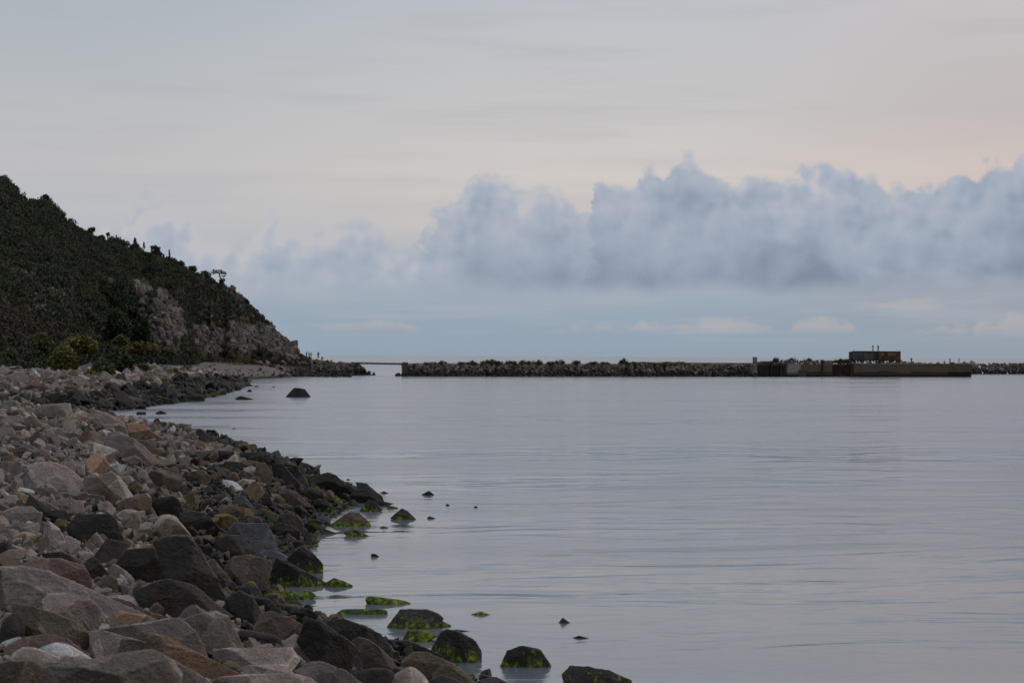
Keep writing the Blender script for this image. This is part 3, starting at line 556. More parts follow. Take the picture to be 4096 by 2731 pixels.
RK = """
A|grey|m|long grey boulder with white veins at the bottom edge|330,1500 380,1430 600,1370 880,1350 1180,1310 1380,1255 1560,1340 1670,1480 1640,1640 340,1700|v
A|white|r|smooth whitish boulder between grey ones|365,1245 520,1185 640,1210 780,1290 850,1345 600,1420 400,1350
A|pale|r|pale domed rock left of the whitish boulder|110,1300 210,1230 320,1235 430,1285 540,1330 300,1420 110,1370
A|brown|m|undercut block in the bottom left corner|-60,1400 40,1362 300,1355 380,1440 340,1564 330,1680 -60,1680
A|red|m|reddish rock just behind the whitish boulder|30,1245 230,1140 440,1112 600,1150 760,1270 500,1350 100,1330
A|brown|m|broad brown boulder with a pale back ridge|120,835 250,850 480,910 700,1000 830,1110 830,1200 700,1250 400,1200 220,1180 150,1000
A|pink|m|pinkish rock cut by the left frame edge|-80,560 40,565 190,640 290,720 340,860 200,860 -60,800
A|grey|m|very long slanting boulder with a pinkish crest|-60,500 200,475 420,525 700,650 980,770 1300,915 1200,1020 960,960 700,900 300,860 -60,700
A|grey|m|big speckled grey boulder below the slanting one|385,800 440,745 600,735 790,770 900,860 960,940 950,1010 870,1065 740,1040 600,980 400,880
A|grey|m|wide flat rock with a dark hollow below|830,1085 1230,1060 1430,1000 1640,958 1790,1080 1900,1310 1750,1300 1350,1180 1000,1160
A|grey|m|rounded grey block standing on the rubble edge|1690,970 1850,915 1980,905 2090,950 2130,1040 2235,1230 2100,1270 1880,1295 1790,1120
A|orange|a|tan wedge boulder sloping down to the right|1340,1180 1370,1120 1420,1105 1530,1140 1700,1250 1960,1370 2140,1440 2060,1510 1820,1530 1620,1380 1480,1340 1330,1260
A|grey|m||820,1090 950,1080 1090,1190 1330,1185 1330,1260 1190,1310 960,1330 830,1190
A|grey|m||1370,1320 1560,1340 1660,1440 1700,1500 1900,1530 2000,1600 1900,1700 1350,1700
A|dark|m|broad dark boulder behind the pale riprap|1230,720 1400,640 1560,600 1760,660 1920,780 2080,900 1900,930 1680,960 1500,920 1280,820
A|dark|m|long dark boulder slanting down to the right|1410,270 1560,215 1720,215 1830,320 1960,580 2070,740 1960,800 1700,660 1560,560 1460,400
A|dark|a|dark block with a yellowish lichen edge|1060,480 1150,330 1400,315 1460,400 1540,560 1500,630 1320,640 1100,580
A|dark|a||880,380 980,235 1180,280 1160,330 1070,470 1010,500 930,440
A|black|m|large square blackish block among pale stones|620,130 700,20 1000,0 1060,60 1130,230 1130,290 930,265 770,275 650,215
A|brown|m|brown humped boulder with a pale one behind|1390,200 1540,50 1640,90 1750,210 1700,280 1410,290
A|pale|r||1385,140 1490,15 1600,22 1680,120 1740,190 1550,120
A|pale|a|leaning pointed grey slab|405,180 430,60 540,140 620,300 610,345 480,320 400,240
A|pale|a||590,200 660,215 770,350 800,400 640,370
A|dark|a||390,370 560,355 680,410 760,480 560,450 400,415
A|red|m|flat reddish brown rock behind the slanting boulder|220,470 310,420 560,420 760,480 830,600 840,680 640,620 420,530
A|dark|a||750,480 840,400 900,430 1000,560 930,620 840,590
A|brown|a||940,600 1010,560 1070,600 1090,660 990,715
A|white|r||1065,600 1110,600 1180,640 1170,680 1080,665
A|pink|m||1000,760 1180,750 1290,830 1320,880 1300,915 1100,850
A|orange|m||960,945 1100,900 1290,930 1160,1060 900,1070
A|red|m||1230,1020 1330,890 1560,960 1400,1010
A|dark|r||0,1050 60,950 150,900 240,1000 230,1150 100,1230 0,1230
A|grey|m|pale ridge rock at the left above the undercut block|-60,780 60,800 140,860 160,930 60,960 -60,930
A|dark|a||2160,1110 2220,1075 2400,1080 2500,1240 2220,1235
A|dark|a||1650,0 1830,-10 1990,120 1920,190 1690,105
A|grey|m||50,0 380,-10 370,100 240,140 50,70
A|grey|a||0,150 130,150 240,230 130,260 0,240
A|dark|r||0,270 90,265 120,340 60,400 0,390
A|brown|m||1850,460 1960,420 2080,560 2090,640 1960,650
B|blue|a|wet flat topped block with a shiny upper face|20,170 90,92 380,95 450,230 470,310 330,350 180,270
B|dark|a||400,120 500,90 600,110 690,170 690,212 470,228 430,200
B|dark|m|small weedy reef rock just off the shore|490,275 600,240 680,250 750,295 620,315
B|dark|a|dark peaked rock skirted with bright green weed|610,380 710,300 790,350 840,410 900,470 900,515 800,555 680,510|g
B|black|a|big black wedge shaped rock at the waterline|400,600 470,420 560,440 700,550 900,620 870,642 700,665 450,675|g
B|brown|m|squat brown boulder with rusty lichen|0,500 60,400 230,380 430,440 400,560 370,695 180,650 0,610|g
B|dark|a||0,190 120,170 220,250 230,390 50,410 0,400
B|blue|m||250,390 370,340 500,350 600,410 430,445
B|olive|r|round pebble like boulder half covered in green|160,680 200,630 260,625 310,700 260,745 180,735|g
B|green|r||320,740 400,700 490,710 440,765|g
B|dark|m|blocky boulder wrapped in green weed|410,790 480,710 600,715 680,750 670,830 600,862 480,845|G
B|green|r|small bright green clump of weedy rock|690,740 750,700 820,740 740,788|G
B|dark|a|tilted wedge in the water with a weed strand|920,640 1000,595 1080,620 1150,650 1060,678 950,672|g
B|green|r|long low weedy rock awash in the shallows|1285,790 1320,760 1450,785 1640,800 1680,815 1560,836 1310,828|G
B|blue|r|flat slab awash with a straight level top|1040,910 1080,882 1200,878 1450,880 1500,910 1450,932 1100,928|g
B|dark|m|broad turtle shaped rock in the shallows|1530,990 1610,885 1850,885 1960,920 2005,965 1960,1045 1720,1058 1580,1032|g
B|dark|r||1900,1010 1960,975 2060,1020 1970,1048|g
B|green|m|green weed covered rock near the bottom|1640,1150 1680,1080 1800,1075 1930,1110 1780,1178|G
B|black|m|large black boulder standing in the shallows|1900,1240 1980,1090 2040,1065 2150,1090 2300,1180 2352,1260 2352,1335 2250,1372 2100,1335|g
B|black|m||1540,1250 1560,1170 1680,1165 1850,1240 2000,1310 2100,1365 1900,1390 1600,1355|g
B|brown|m|long brown boulder tapering into green weed|1670,1320 1740,1265 1850,1270 2100,1380 2230,1480 2290,1545 2150,1600 1860,1520|g
B|pale|r|speckled grey dome at the bottom edge|1470,1564 1580,1460 1690,1405 1760,1430 1860,1530 1900,1620 1700,1700 1500,1680
B|black|m|great dark boulder on the shore near the bottom|700,1090 750,970 880,1000 1040,1100 1200,1220 1165,1475 950,1360 820,1250
B|dark|m|smooth backed dark boulder beside open water|920,1010 1000,975 1100,975 1250,1030 1430,1110 1520,1220 1530,1285 1300,1240 1100,1150
B|brown|m|leaning brown boulder with an olive flank|1160,1180 1230,1140 1330,1170 1500,1310 1575,1400 1540,1455 1200,1430
B|black|m||580,930 640,880 760,870 830,920 780,1000 690,1020
B|green|m||810,910 880,895 920,1000 840,1000|g
B|brown|m|dull brown boulder left of the great dark one|270,1050 320,930 420,900 560,950 710,1020 690,1100 540,1190 380,1140
B|black|m|sloping blackish boulder left of open water|0,780 130,710 250,770 350,930 310,1000 200,1010 30,930
B|dark|a||240,760 400,780 510,900 560,935 420,930 330,880|g
B|pink|m|pinkish rock with a spiky top|520,1190 640,1105 700,1150 850,1240 980,1330 1010,1400 800,1400 640,1400
B|pink|m|flat pinkish slab with a bright squared end|-100,1260 50,1240 350,1275 600,1240 680,1350 600,1455 400,1440 -100,1400
B|grey|m||640,1450 760,1370 870,1360 1100,1450 1290,1580 1200,1680 700,1680
B|pink|m||80,1430 230,1395 400,1440 570,1465 400,1520 80,1510
B|pink|m|low pink boulder cut by the bottom edge|-60,1510 200,1478 350,1490 600,1470 800,1520 900,1620 800,1720 -60,1720
B|dark|r||90,1100 150,1070 290,1130 460,1120 510,1150 500,1240 200,1250
B|dark|r||1180,1500 1300,1430 1500,1430 1560,1480 1500,1600 1250,1640
B|dark|r||1870,1540 1980,1480 2100,1510 2200,1580 2100,1660 1900,1650|g
B|dark|a|tiny pointed rock alone in the water|1338,385 1350,370 1385,375 1415,396 1345,402
B|dark|r|rock with white gleam off the pyramid rock|1115,165 1150,145 1200,150 1290,195 1330,212 1180,213|g
O|black|m|rounded black rock standing alone near the bottom|1154,1517 1165,1492 1200,1482 1240,1490 1258,1515 1240,1530 1180,1532|g
O|dark|m|dark rock with a green flank at the bottom edge|1290,1548 1310,1528 1350,1530 1400,1540 1450,1560 1445,1580 1300,1580|g
O|black|a|small lone pointed rock well off the shore|1282,1430 1292,1417 1312,1430
O|black|a||1315,1463 1330,1458 1360,1466
O|green|r|small green rock in open shallow water|1084,1409 1105,1402 1131,1412|G
O|dark|a||1018,1449 1050,1444 1092,1450
D|black|a|dark rock with a green tail beyond the shore stones|1110,350 1140,328 1220,350 1300,392 1250,412 1140,412|g
D|dark|m|wide dark outcrop at the outer waterline|1190,510 1250,460 1400,428 1480,460 1530,540 1600,580 1560,612 1380,640 1240,590
D|dark|a||1660,520 1760,530 1840,600 1900,655 1700,630
D|black|m|long black sloping rock behind the bluish one|1590,660 1650,590 1780,585 1900,640 1915,682 1700,712
D|blue|m|bluish rock leaning on the long black one|1715,690 1760,635 1830,630 1870,680 1840,710
D|black|a||1850,720 1880,688 1990,712 1900,740
D|dark|a||1720,750 1780,680 1840,700 1890,750 1840,788 1740,782|g
D|dark|a|small pyramid rock standing in the water|2000,830 2085,757 2140,790 2195,840 2120,867 2040,858|g
D|brown|a|large two faced pyramid rock at the waterline|1455,892 1610,790 1690,800 1780,880 1800,918 1560,924|g
D|blue|a|small bluish pointed rock left of the pyramid|1290,862 1360,815 1410,845 1430,888 1300,884
D|black|m||1160,850 1300,862 1490,917 1300,919|g
D|dark|a|dark glossy block behind the flat topped one|940,880 960,820 1060,795 1160,860 1190,940 1150,990 1020,950|g
D|black|a||1180,920 1220,890 1330,930 1445,972 1380,992 1200,998
D|green|r||1950,745 1970,732 2040,750 1990,762|G
D|dark|m||1050,380 1120,365 1180,460 1160,535 1100,510
D|dark|m|steep dark boulder in the outer shore ridge|880,350 990,350 1090,470 1060,535 920,510
D|brown|m|brown boulder left of the steep dark one|740,340 830,340 910,480 850,520 750,490
D|black|m||550,250 740,245 800,310 640,330
D|black|m|low black rock at the far end of the ridge|230,250 300,225 540,240 550,290 460,330 300,310
D|black|a||250,190 300,183 370,215 260,235
D|black|a||125,190 160,180 240,215 150,225
D|dark|a||430,380 460,330 620,340 635,400 500,420
D|brown|m||490,330 540,295 610,310 620,340
D|black|r||770,310 880,285 940,330 980,365 800,360
D|pale|m||640,390 700,370 750,390 750,475 680,450
D|brown|m||570,440 620,405 700,440 740,490 600,505
D|brown|r|round brown boulder among pale pebbles|490,460 520,425 560,430 590,480 540,515
D|brown|m|greyish brown hump below the low black rock|120,460 160,420 260,405 330,480 300,535 140,530
D|white|r||400,540 450,495 560,520 620,580 500,600
D|pale|r||570,520 620,490 740,500 700,555
D|olive|m|olive stained block beside pale stones|640,580 720,510 780,540 810,590 740,690
D|brown|m||950,600 1000,570 1120,610 1230,720 1100,740 1000,690
D|dark|m||1150,620 1250,570 1350,600 1380,665 1260,690
D|dark|a||1260,740 1300,670 1380,680 1460,750 1400,795 1290,778|g
D|black|a||1080,800 1100,740 1160,730 1240,820 1220,855 1130,835
D|olive|r|yellowish egg shaped stone below the steep boulder|900,570 940,535 990,580 950,605
D|olive|r||920,680 950,640 1000,670 990,725
D|ochre|m||580,790 590,740 700,770 720,800 640,850
D|ochre|m|ochre boulder left of the flat topped block|340,870 370,820 480,805 560,850 590,900 480,960 360,930
D|dark|a||60,850 150,780 280,800 390,920 340,1000 220,970 70,940
D|olive|a||100,630 170,610 220,700 210,785 110,760
D|blue|m||540,680 590,640 660,670 720,750 690,780 590,730
D|pale|m||420,690 470,655 540,700 500,745
D|brown|m||390,760 480,730 570,720 600,780 560,840 420,810
D|red|r|small reddish stone above the flat topped block|650,860 700,820 790,850 800,872 680,900
D|olive|m||740,790 800,760 940,810 950,862 830,880
D|green|r|green capped stone beside the glossy block|960,800 1020,775 1090,800 1050,840|G
D|green|r||1450,700 1480,640 1540,695 1490,718|G
D|green|r||1870,940 1915,920 1960,938|G
D|black|r||1575,495 1590,487 1615,500
D|dark|a||1890,615 1920,602 1970,625
D|dark|m||520,1220 420,1200 380,1130 400,1040 480,1000 620,1010 690,1110 680,1200
C|pale|m|large pale domed boulder among the rubble|270,680 290,600 400,565 520,570 640,630 720,690 770,770 600,790 520,830 330,780
C|orange|a|orange brown cube shaped boulder|780,600 800,540 890,475 960,520 1000,590 970,670 910,685 830,655
C|pale|m|pale rounded block behind the orange boulder|820,430 840,380 1000,430 1090,460 1130,520 1100,565 950,560 830,510
C|grey|a|large tilted grey slab near the water|1000,330 1100,312 1230,350 1350,450 1475,570 1400,585 1270,530 1130,480
C|brown|a||1230,350 1330,370 1470,450 1560,530 1400,490
C|brown|a||715,340 800,250 850,320 840,370 780,405
C|orange|r|round pinkish orange boulder on the far pile|680,170 720,130 780,140 805,180 790,212 710,205
C|pink|m|big pink rock at the inner bay corner|890,120 960,105 1090,170 1160,230 1150,280 1000,240
C|orange|m|long rust stained rock sloping to the bay|1160,215 1280,205 1400,290 1510,362 1450,405 1300,340 1180,270
C|grey|a||310,95 400,40 640,20 650,100 600,185 420,170
C|brown|a|dark brown brick shaped block|1370,680 1400,640 1560,650 1680,710 1640,825 1440,800
C|grey|a||1140,660 1240,618 1270,690 1260,755 1180,745
C|pink|a||1270,600 1340,650 1410,800 1280,765
C|brown|a|brown slab with an orange edge|770,740 790,710 900,700 980,840 1110,920 1050,940 850,890 780,810
C|pale|a||900,710 1020,650 1100,700 1180,820 1230,890 1120,915 960,790
C|grey|m||350,800 480,800 590,890 520,945 420,910
C|pink|m|pinkish orange boulder with a flat side|490,930 580,900 760,920 770,1010 680,1045 560,1000
C|grey|a|long thin grey slab lying level|540,840 720,838 950,880 960,922 780,930 600,900
C|dark|a||240,960 270,860 350,920 480,1010 370,1020 330,1085
C|grey|m|broad grey boulder at the left frame side|20,1020 120,980 290,970 370,1040 360,1115 240,1155 60,1090
C|pale|m||890,950 990,920 1060,990 1060,1045 910,1035
C|brown|a||1070,950 1160,900 1340,860 1390,920 1400,1035 1280,1040 1080,990
C|black|a|black block left of the brown humped boulder|1390,930 1460,890 1580,875 1640,910 1700,1010 1620,1075 1420,1030
C|pale|r|pale grey loaf shaped boulder|1060,1050 1130,1000 1260,1010 1290,1080 1250,1145 1100,1135
C|dark|m||420,1030 500,1000 600,1010 640,1060 600,1135 440,1125
C|orange|a||40,560 110,470 150,555
C|red|m||40,450 230,420 270,480 210,515 60,520
C|grey|m||-30,560 180,560 200,620 170,705 -30,690
C|blue|a||190,700 240,640 300,740 350,830 300,865 210,810
C|brown|a||280,330 350,270 440,370 450,445 340,435
C|pink|r||600,310 650,250 700,290 690,355 610,340
C|blue|m||430,210 480,175 570,180 590,230 480,255
C|white|r||-20,270 60,255 95,300 20,325
C|pale|a||1640,510 1690,495 1760,560 1720,595 1640,560
C|pink|m||1530,370 1580,350 1620,430 1590,475 1540,450
C|pale|a||850,350 1060,380 1050,430 900,405
C|orange|m||80,870 140,845 250,870 240,910 120,935
C|orange|a||120,930 200,900 215,980 140,992
C|ochre|r||510,272 540,240 590,280 540,305
C|pink|m||660,350 700,330 770,430 700,445
C|grey|m||280,450 400,440 470,520 440,565 330,560
C|pale|m||600,560 770,560 780,680 720,690 620,610
C|grey|m||1140,530 1250,500 1320,560 1230,610
C|white|m||1010,590 1080,570 1150,610 1140,655 1020,665
C|brown|m||1730,690 1790,640 1890,650 1940,740 1760,750
C|grey|a||110,740 200,720 220,850 90,820
C|grey|a||290,190 400,180 500,260 380,240
C|pale|r||1130,700 1200,690 1260,760 1180,800
C|pink|r||470,850 500,880 520,960 450,940
C|grey|m||30,0 160,0 200,90 90,120 20,80
C|brown|m||60,110 180,80 260,160 160,190
C|black|a||1730,410 1780,400 1850,445 1760,440
C|black|a||1075,160 1090,140 1150,180
C|dark|r||1130,170 1170,148 1230,155 1180,180
C|dark|r||1260,158 1290,150 1310,160
C|dark|r||1750,342 1765,332 1795,342
C|dark|r||2130,260 2150,252 2165,261
C|dark|r||1980,372 2000,364 2030,374
E|red|a|reddish grey block on the far beach|160,370 250,300 330,350 330,400 200,385
E|brown|a||320,300 370,285 470,330 400,345
E|black|a|large dark rock standing alone in the bay|2080,412 2130,360 2165,362 2205,370 2238,412 2125,428
E|dark|m|dark block at the far waterline|1345,430 1400,402 1460,410 1482,450 1360,457
E|black|m||1160,430 1240,440 1268,472 1165,478
E|black|a||1080,470 1092,432 1130,430 1140,482
E|black|r||980,510 1000,490 1050,482 1058,515
E|dark|r||985,542 1000,532 1060,536 1050,556 990,552
E|dark|r||1130,542 1160,525 1200,540 1150,552
E|dark|m||915,440 930,370 1000,380 1010,430 960,455
E|green|r||1480,418 1530,395 1582,410 1490,427|g
E|dark|a||1780,390 1810,368 1826,390
E|dark|a|far flat low rock awash right of the dark shoreline|1710,432 1740,418 1775,434 1825,440 1745,447
E|green|r||1780,345 1810,332 1835,350|g
E|green|r||1835,355 1858,342 1878,356|g
E|dark|r||1308,465 1320,456 1333,468
E|black|r||900,588 925,572 962,575 930,594
E|dark|r||995,580 1010,574 1028,580
E|brown|a||690,470 740,430 800,470 760,500
E|brown|m||460,350 540,345 580,385 500,400
E|grey|m||60,430 120,410 190,450 130,475
E|dark|a||1970,352 1980,348 1990,358
O|dark|a|dark tip of rock off the wide outcrop|969,1134 985,1126 999,1136
O|dark|r||1022,1160 1028,1155 1034,1160
O|dark|r||1087,1164 1093,1160 1099,1165
O|dark|a||980,1189 986,1184 1004,1190
O|dark|r||495,1013 502,1009 508,1013
O|dark|r||640,1052 648,1047 655,1052
"""  # the two dark rounded stones at A's left edge fill gaps of shade
def polytope(dirs, N_, h_, p):
    t = dirs @ N_.T; inv = np.maximum(t, 1e-6) / h_[None]
    m = inv.max(1); q = np.sort(inv, 1)[:, -2] / m
    polytope.edge = np.clip((q - 0.93) / 0.07, 0, 1) ** 1.5; polytope.face = inv.argmax(1)
    return 1.0 / (m * ((inv / m[:, None]) ** p).sum(1) ** (1.0 / p))
def tonecol(tone, rs_):
    c = np.array(TONE[tone][0]) * (0.96, 0.985, .98) * (1.0 if tone in ('dark', 'black', 'green') else 0.9); return c * (0.8 + 0.4 * rs_.rand()) * (1 + 0.018 * rs_.randn(3))
def level(pxw): return 6 if pxw > 75 else (5 if pxw > 26 else (4 if pxw > 8 else 3))
BOULD = []      # (object, px, py, half width px, half height px, tone, kind, label, has landmark label)
TK = {'a': 80, 'm': 55, 'r': 9}
for li, line in enumerate([l for l in RK.strip().split('\n') if l]):
    q = line.split('|'); reg, tone, kd, lab, ps = q[:5]; fl = q[5] if len(q) > 5 else ''
    ox, oy, s = REG[reg]; pts = np.array([[float(a) for a in p.split(',')] for p in ps.split()])
    pts = np.stack([(ox + pts[:, 0] / s) / 4, (oy + pts[:, 1] / s) / 4], -1)
    rs_ = np.random.RandomState(1000 + li)
    mn, mx = pts.min(0), pts.max(0); c = (mn + mx) / 2; a, b = (mx - mn) / 2
    wpx = 2 * a
    Yf = ground_hit(c[0], mx[1])
    if Yf >= 600: print('NO GROUND', line); continue
    inwater = float(terr([X_(c[0], Yf)], [Yf])[0]) < 0.02
    mpp = Yf / F; cdep = (0.62 * math.sqrt(a * b) + 0.25 * min(a, b)) * mpp; cdep = min(cdep, 0.9 * a * mpp + 0.05)
    Yc = Yf + 0.5 * cdep; mpp = Yc / F
    # planes in a space where the outline's box is the unit square
    loc = np.stack([(pts[:, 0] - c[0]) / a, -(pts[:, 1] - c[1]) / b], -1)
    # hull ordering
    def hull(P_):
        P_ = sorted(map(tuple, P_)); cr = lambda o_, a_, b_: (a_[0] - o_[0]) * (b_[1] - o_[1]) - (a_[1] - o_[1]) * (b_[0] - o_[0])
        lo_, hi_ = [], []
        for p in P_:
            while len(lo_) >= 2 and cr(lo_[-2], lo_[-1], p) <= 0: lo_.pop()
            lo_.append(p)
        for p in reversed(P_):
            while len(hi_) >= 2 and cr(hi_[-2], hi_[-1], p) <= 0: hi_.pop()
            hi_.append(p)
        return np.array(lo_[:-1] + hi_[:-1])
    Hh = hull(loc); g0 = Hh.mean(0); Hc = Hh - g0
    Ns, hs = [], []
    for i in range(len(Hc)):
        p0, p1 = Hc[i], Hc[(i + 1) % len(Hc)]; e_ = p1 - p0; n_ = np.array([e_[1], -e_[0]]); n_ /= np.linalg.norm(n_) + 1e-9; h = float(n_ @ p0)
        h = max(h, 0.06)
        if n_[1] < -0.35: h += 0.35 * (0.9 if not inwater else 1.1)
        Ns.append((n_[0], n_[1], 0)); hs.append(h)
        if n_[1] > -0.2:       # chamfer turned towards the viewer
            t_ = rs_.uniform(0.45, 1.3); v = np.array([n_[0], n_[1], t_]); L = np.linalg.norm(v); Ns.append(tuple(v / L)); hs.append((h + t_ * rs_.uniform(0.5, 0.8)) / L * rs_.uniform(0.80, 0.93))
            v = np.array([n_[0], n_[1], -t_]); Ns.append(tuple(v / L)); hs.append((h + t_ * 0.7) / L * 0.9)
    for _ in range(3):
        v = np.array([rs_.uniform(-.75, .75), rs_.uniform(-.25, .8), 1.0]); L = np.linalg.norm(v); Ns.append(tuple(v / L)); hs.append(rs_.uniform(0.6, 0.85))
    Ns.append((0, 0, -1)); hs.append(0.9); Ns.append((0, -1, 0)); hs.append(-Hc[:, 1].min() + 0.5)
    lv = level(wpx); dirs, fc = ico(lv)
    p_ = TK[kd] * (1.0 if wpx > 15 else 0.8)
    r = polytope(dirs, np.array(Ns), np.array(hs), p_); edge_, face_ = polytope.edge, polytope.face
    P_ = dirs * r[:, None]
    # widen slightly: the soft minimum pulls the outline in
    P_ *= 1 + 0.55 / p_
    P_[:, :2] += g0
    sz_ = np.array([a * mpp, b * mpp, cdep]); Wp = P_ * sz_
    rad = float(np.mean(sz_)); sd_ = rs_.rand(3) * 50
    nz = 0.06 * fbm(Wp / rad * 1.3 + sd_, 2) + 0.05 * fbm(Wp / rad * 3.4 + sd_, 3)
    if lv >= 5: nz = nz + 0.03 * fbm(Wp / rad * 14 + sd_, 2)
    if kd == 'r': nz = nz * 0.6
    Wp = Wp + dirs * (nz * min(rad, float(min(sz_)) * 1.6))[:, None]
    C0 = at(c[0], c[1], Yc); vdir = (Vector((0, 0, CAMZ)) - C0).normalized(); rr_ = rt; uu_ = vdir.cross(rr_).normalized(); rr_ = uu_.cross(vdir).normalized()
    M = np.array([rr_[:], uu_[:], vdir[:]]); Wd = Wp @ M + np.array(C0)
    colr = tonecol(tone, rs_); zb = float(Wd[:, 2].min())
    wet = 0.0
    if inwater or float(terr([C0.x], [Yf])[0]) < 0.25: wet = 0.12
    if 'g' in fl: wet = 0.6
    if 'G' in fl: wet = 1.3
    if fl == 'g' and reg in 'BO' and b * mpp > 0.5: wet = 0.62
    if tone in ('pale', 'white', 'pink', 'grey', 'orange'): wet = 0.0
    # broken faces differ in tone and the worn edges are paler
    ff_ = 1 + rs_.uniform(-.38, .38, len(Ns))[face_]
    wn_ = np.clip(0.5 + 1.2 * fbm(Wp / rad * 3 + sd_ + 9, 2), 0, 1)
    cl_ = colr[None] * (ff_ * (1 + (0.7 if tone not in ('dark', 'black') else 0.35) * edge_ * wn_))[:, None]
    cc = np.concatenate([cl_, np.full((len(Wd), 1), wet)], 1)
    o = mk('boulder', Wd, fc, ROCK, col=cc, smooth=(kd == 'r')); recentre(o, (C0.x, C0.y, max(zb, float(Wd[:, 2].min()))))
    BOULD.append([o, c[0], c[1], a, b, tone, kd, lab])
print('traced', len(BOULD))

# unit stones for the rubble
protos = {}
def proto(lv, kd, i):
    key = (lv, kd, i)
    if key not in protos:
        r_ = np.random.RandomState(i * 7 + {'a': 0, 'm': 100, 'r': 200}[kd]); dirs, fc = ico(lv)
        n = 5; N_ = r_.randn(n, 3); N_ = np.concatenate([N_, [[1, 0, 0], [-1, 0, 0], [0, 1, 0], [0, -1, 0], [0, 0, 1], [0, 0, -1]] + r_.randn(6, 3) * .25]); N_ /= np.linalg.norm(N_, axis=1)[:, None]
        h_ = np.concatenate([r_.uniform(0.52, .9, n), r_.uniform(0.58, .95, 6)])
        r = polytope(dirs, N_, h_, TK[kd]) * (1.12 + .4 / TK[kd]); r = r * (1 + 0.07 * fbm(dirs * 1.6 + i * 3.1, 2) + (0.03 * fbm(dirs * 5 + i, 2) if lv > 2 else 0))
        protos[key] = (dirs * r[:, None], fc)
    return protos[key]
def rotm(r_):
    q = r_.randn(4); q /= np.linalg.norm(q); a, b, c, d = q
    return np.array([[a*a+b*b-c*c-d*d, 2*(b*c-a*d), 2*(b*d+a*c)], [2*(b*c+a*d), a*a-b*b+c*c-d*d, 2*(c*d-a*b)], [2*(b*d-a*c), 2*(c*d+a*b), a*a-b*b-c*c+d*d]])
def stone(c, r, kd, lv, r_, flat=1.0):
    P_, fc = proto(lv, kd, r_.randint(14)); s = np.array([1.0, r_.uniform(.5, .95), r_.uniform(.32, .8)]) * r
    W_ = (P_ * s) @ rotm(r_)
    W_[:, 2] *= flat
    return W_ + np.array(c), fc
def tone_for(z, r_, Y, n):
    """what a stone at height z above the water looks like: a dark tidal band, olive stained stones above it, pale rubble higher up"""
    lim = 1.1 + 0.3 * n + (0.4 if 95 < Y < 320 else 0)
    if z < lim: return ['dark', 'black', 'dark', 'black', 'dark'][r_.randint(5)] if r_.rand() < (.78 if Y < 95 else .95) else 'olive'
    if z < lim + 0.4: return ['olive', 'brown', 'dark', 'grey', 'pale', 'olive', 'pink'][r_.randint(7)]
    return ['pale', 'grey', 'pale', 'pink', 'grey', 'brown', 'grey', ('orange' if r_.rand() < .35 else 'pink'), ('white' if r_.rand() < .5 else 'pale'), 'grey', 'grey', 'brown'][r_.randint(12)]
hx = np.array([[b[1], b[2], b[3], b[4]] for b in BOULD])
r_ = np.random.RandomState(5)
cand = []
for (Ya, Yb, n, ra, rb, wmax) in [(22, 70, 330, .22, .42, 12), (70, 150, 420, .35, .8, 20), (150, 300, 500, .5, 1.3, 30), (300, 470, 110, .4, .9, 26)]:
    for _ in range(n):
        Y = r_.uniform(Ya, Yb); d = wmax * r_.rand() ** 1.2 - 0.6; x = xs(Y) - d; px = 512 + F * x / Y
        if px < -12: continue
        z = float(terr([x], [Y])[0]); rad = ra + (rb - ra) * r_.rand() ** 2.5
        if 300 < Y and d > 6 and r_.rand() < .85: continue
        p = proj((x, Y, z + rad * .3)); 
        ins = (((hx[:, 0] - p[0]) / (hx[:, 2] + 1)) ** 2 + ((hx[:, 1] - p[1]) / (hx[:, 3] + 1)) ** 2).min()
        if p[1] > 690 or ins < 1.2: continue
        if 60 < Y < 150 and p[1] - rad * F / Y < np.interp(p[0], [60, 116, 163, 200, 257, 284, 320], [396, 412, 436, 443, 448, 460, 476]): continue
        cand.append((rad * F / Y, x, Y, z, rad, p, fbm(np.array([[x * .2, Y * .1, 0]]), 2)[0]))
cand.sort(key=lambda c: -c[0])
NI = 300 - len(BOULD)
print('candidates', len(cand), 'individual', NI)
stuffV, stuffF, stuffC = [], [], []; soff = 0
def add_stuff(W_, fc, colr, wet):
    global soff
    stuffV.append(W_); stuffF.append(fc + soff); stuffC.append(np.concatenate([np.tile(colr, (len(W_), 1)), np.full((len(W_), 1), wet)], 1)); soff += len(W_)
for i, (pr_, x, Y, z, rad, p, n) in enumerate(cand):
    kd = ['a', 'a', 'm', 'm', 'r'][r_.randint(5)]; tone = tone_for(z, r_, Y, n)
    lv = 4 if (i < NI and pr_ > 6) else (3 if pr_ > 2.5 else 2)
    W_, fc = stone((x, Y, max(z, -0.1) + rad * 0.22), rad, kd, lv, r_, 0.85)
    wet = 0.25 if z < 0.3 else 0.0
    if i < NI:
        o = mk('boulder', W_, fc, ROCK, col=np.concatenate([np.tile(tonecol(tone, r_), (len(W_), 1)), np.full((len(W_), 1), wet)], 1), smooth=False); recentre(o, (x, Y, float(W_[:, 2].min())))
        q = np.array([proj(v) for v in W_[::7]]); mn, mx = q.min(0), q.max(0)
        BOULD.append([o, (mn[0] + mx[0]) / 2, (mn[1] + mx[1]) / 2, (mx[0] - mn[0]) / 2, (mx[1] - mn[1]) / 2, tone, kd, ''])
    else: add_stuff(W_, fc, tonecol(tone, r_), wet)
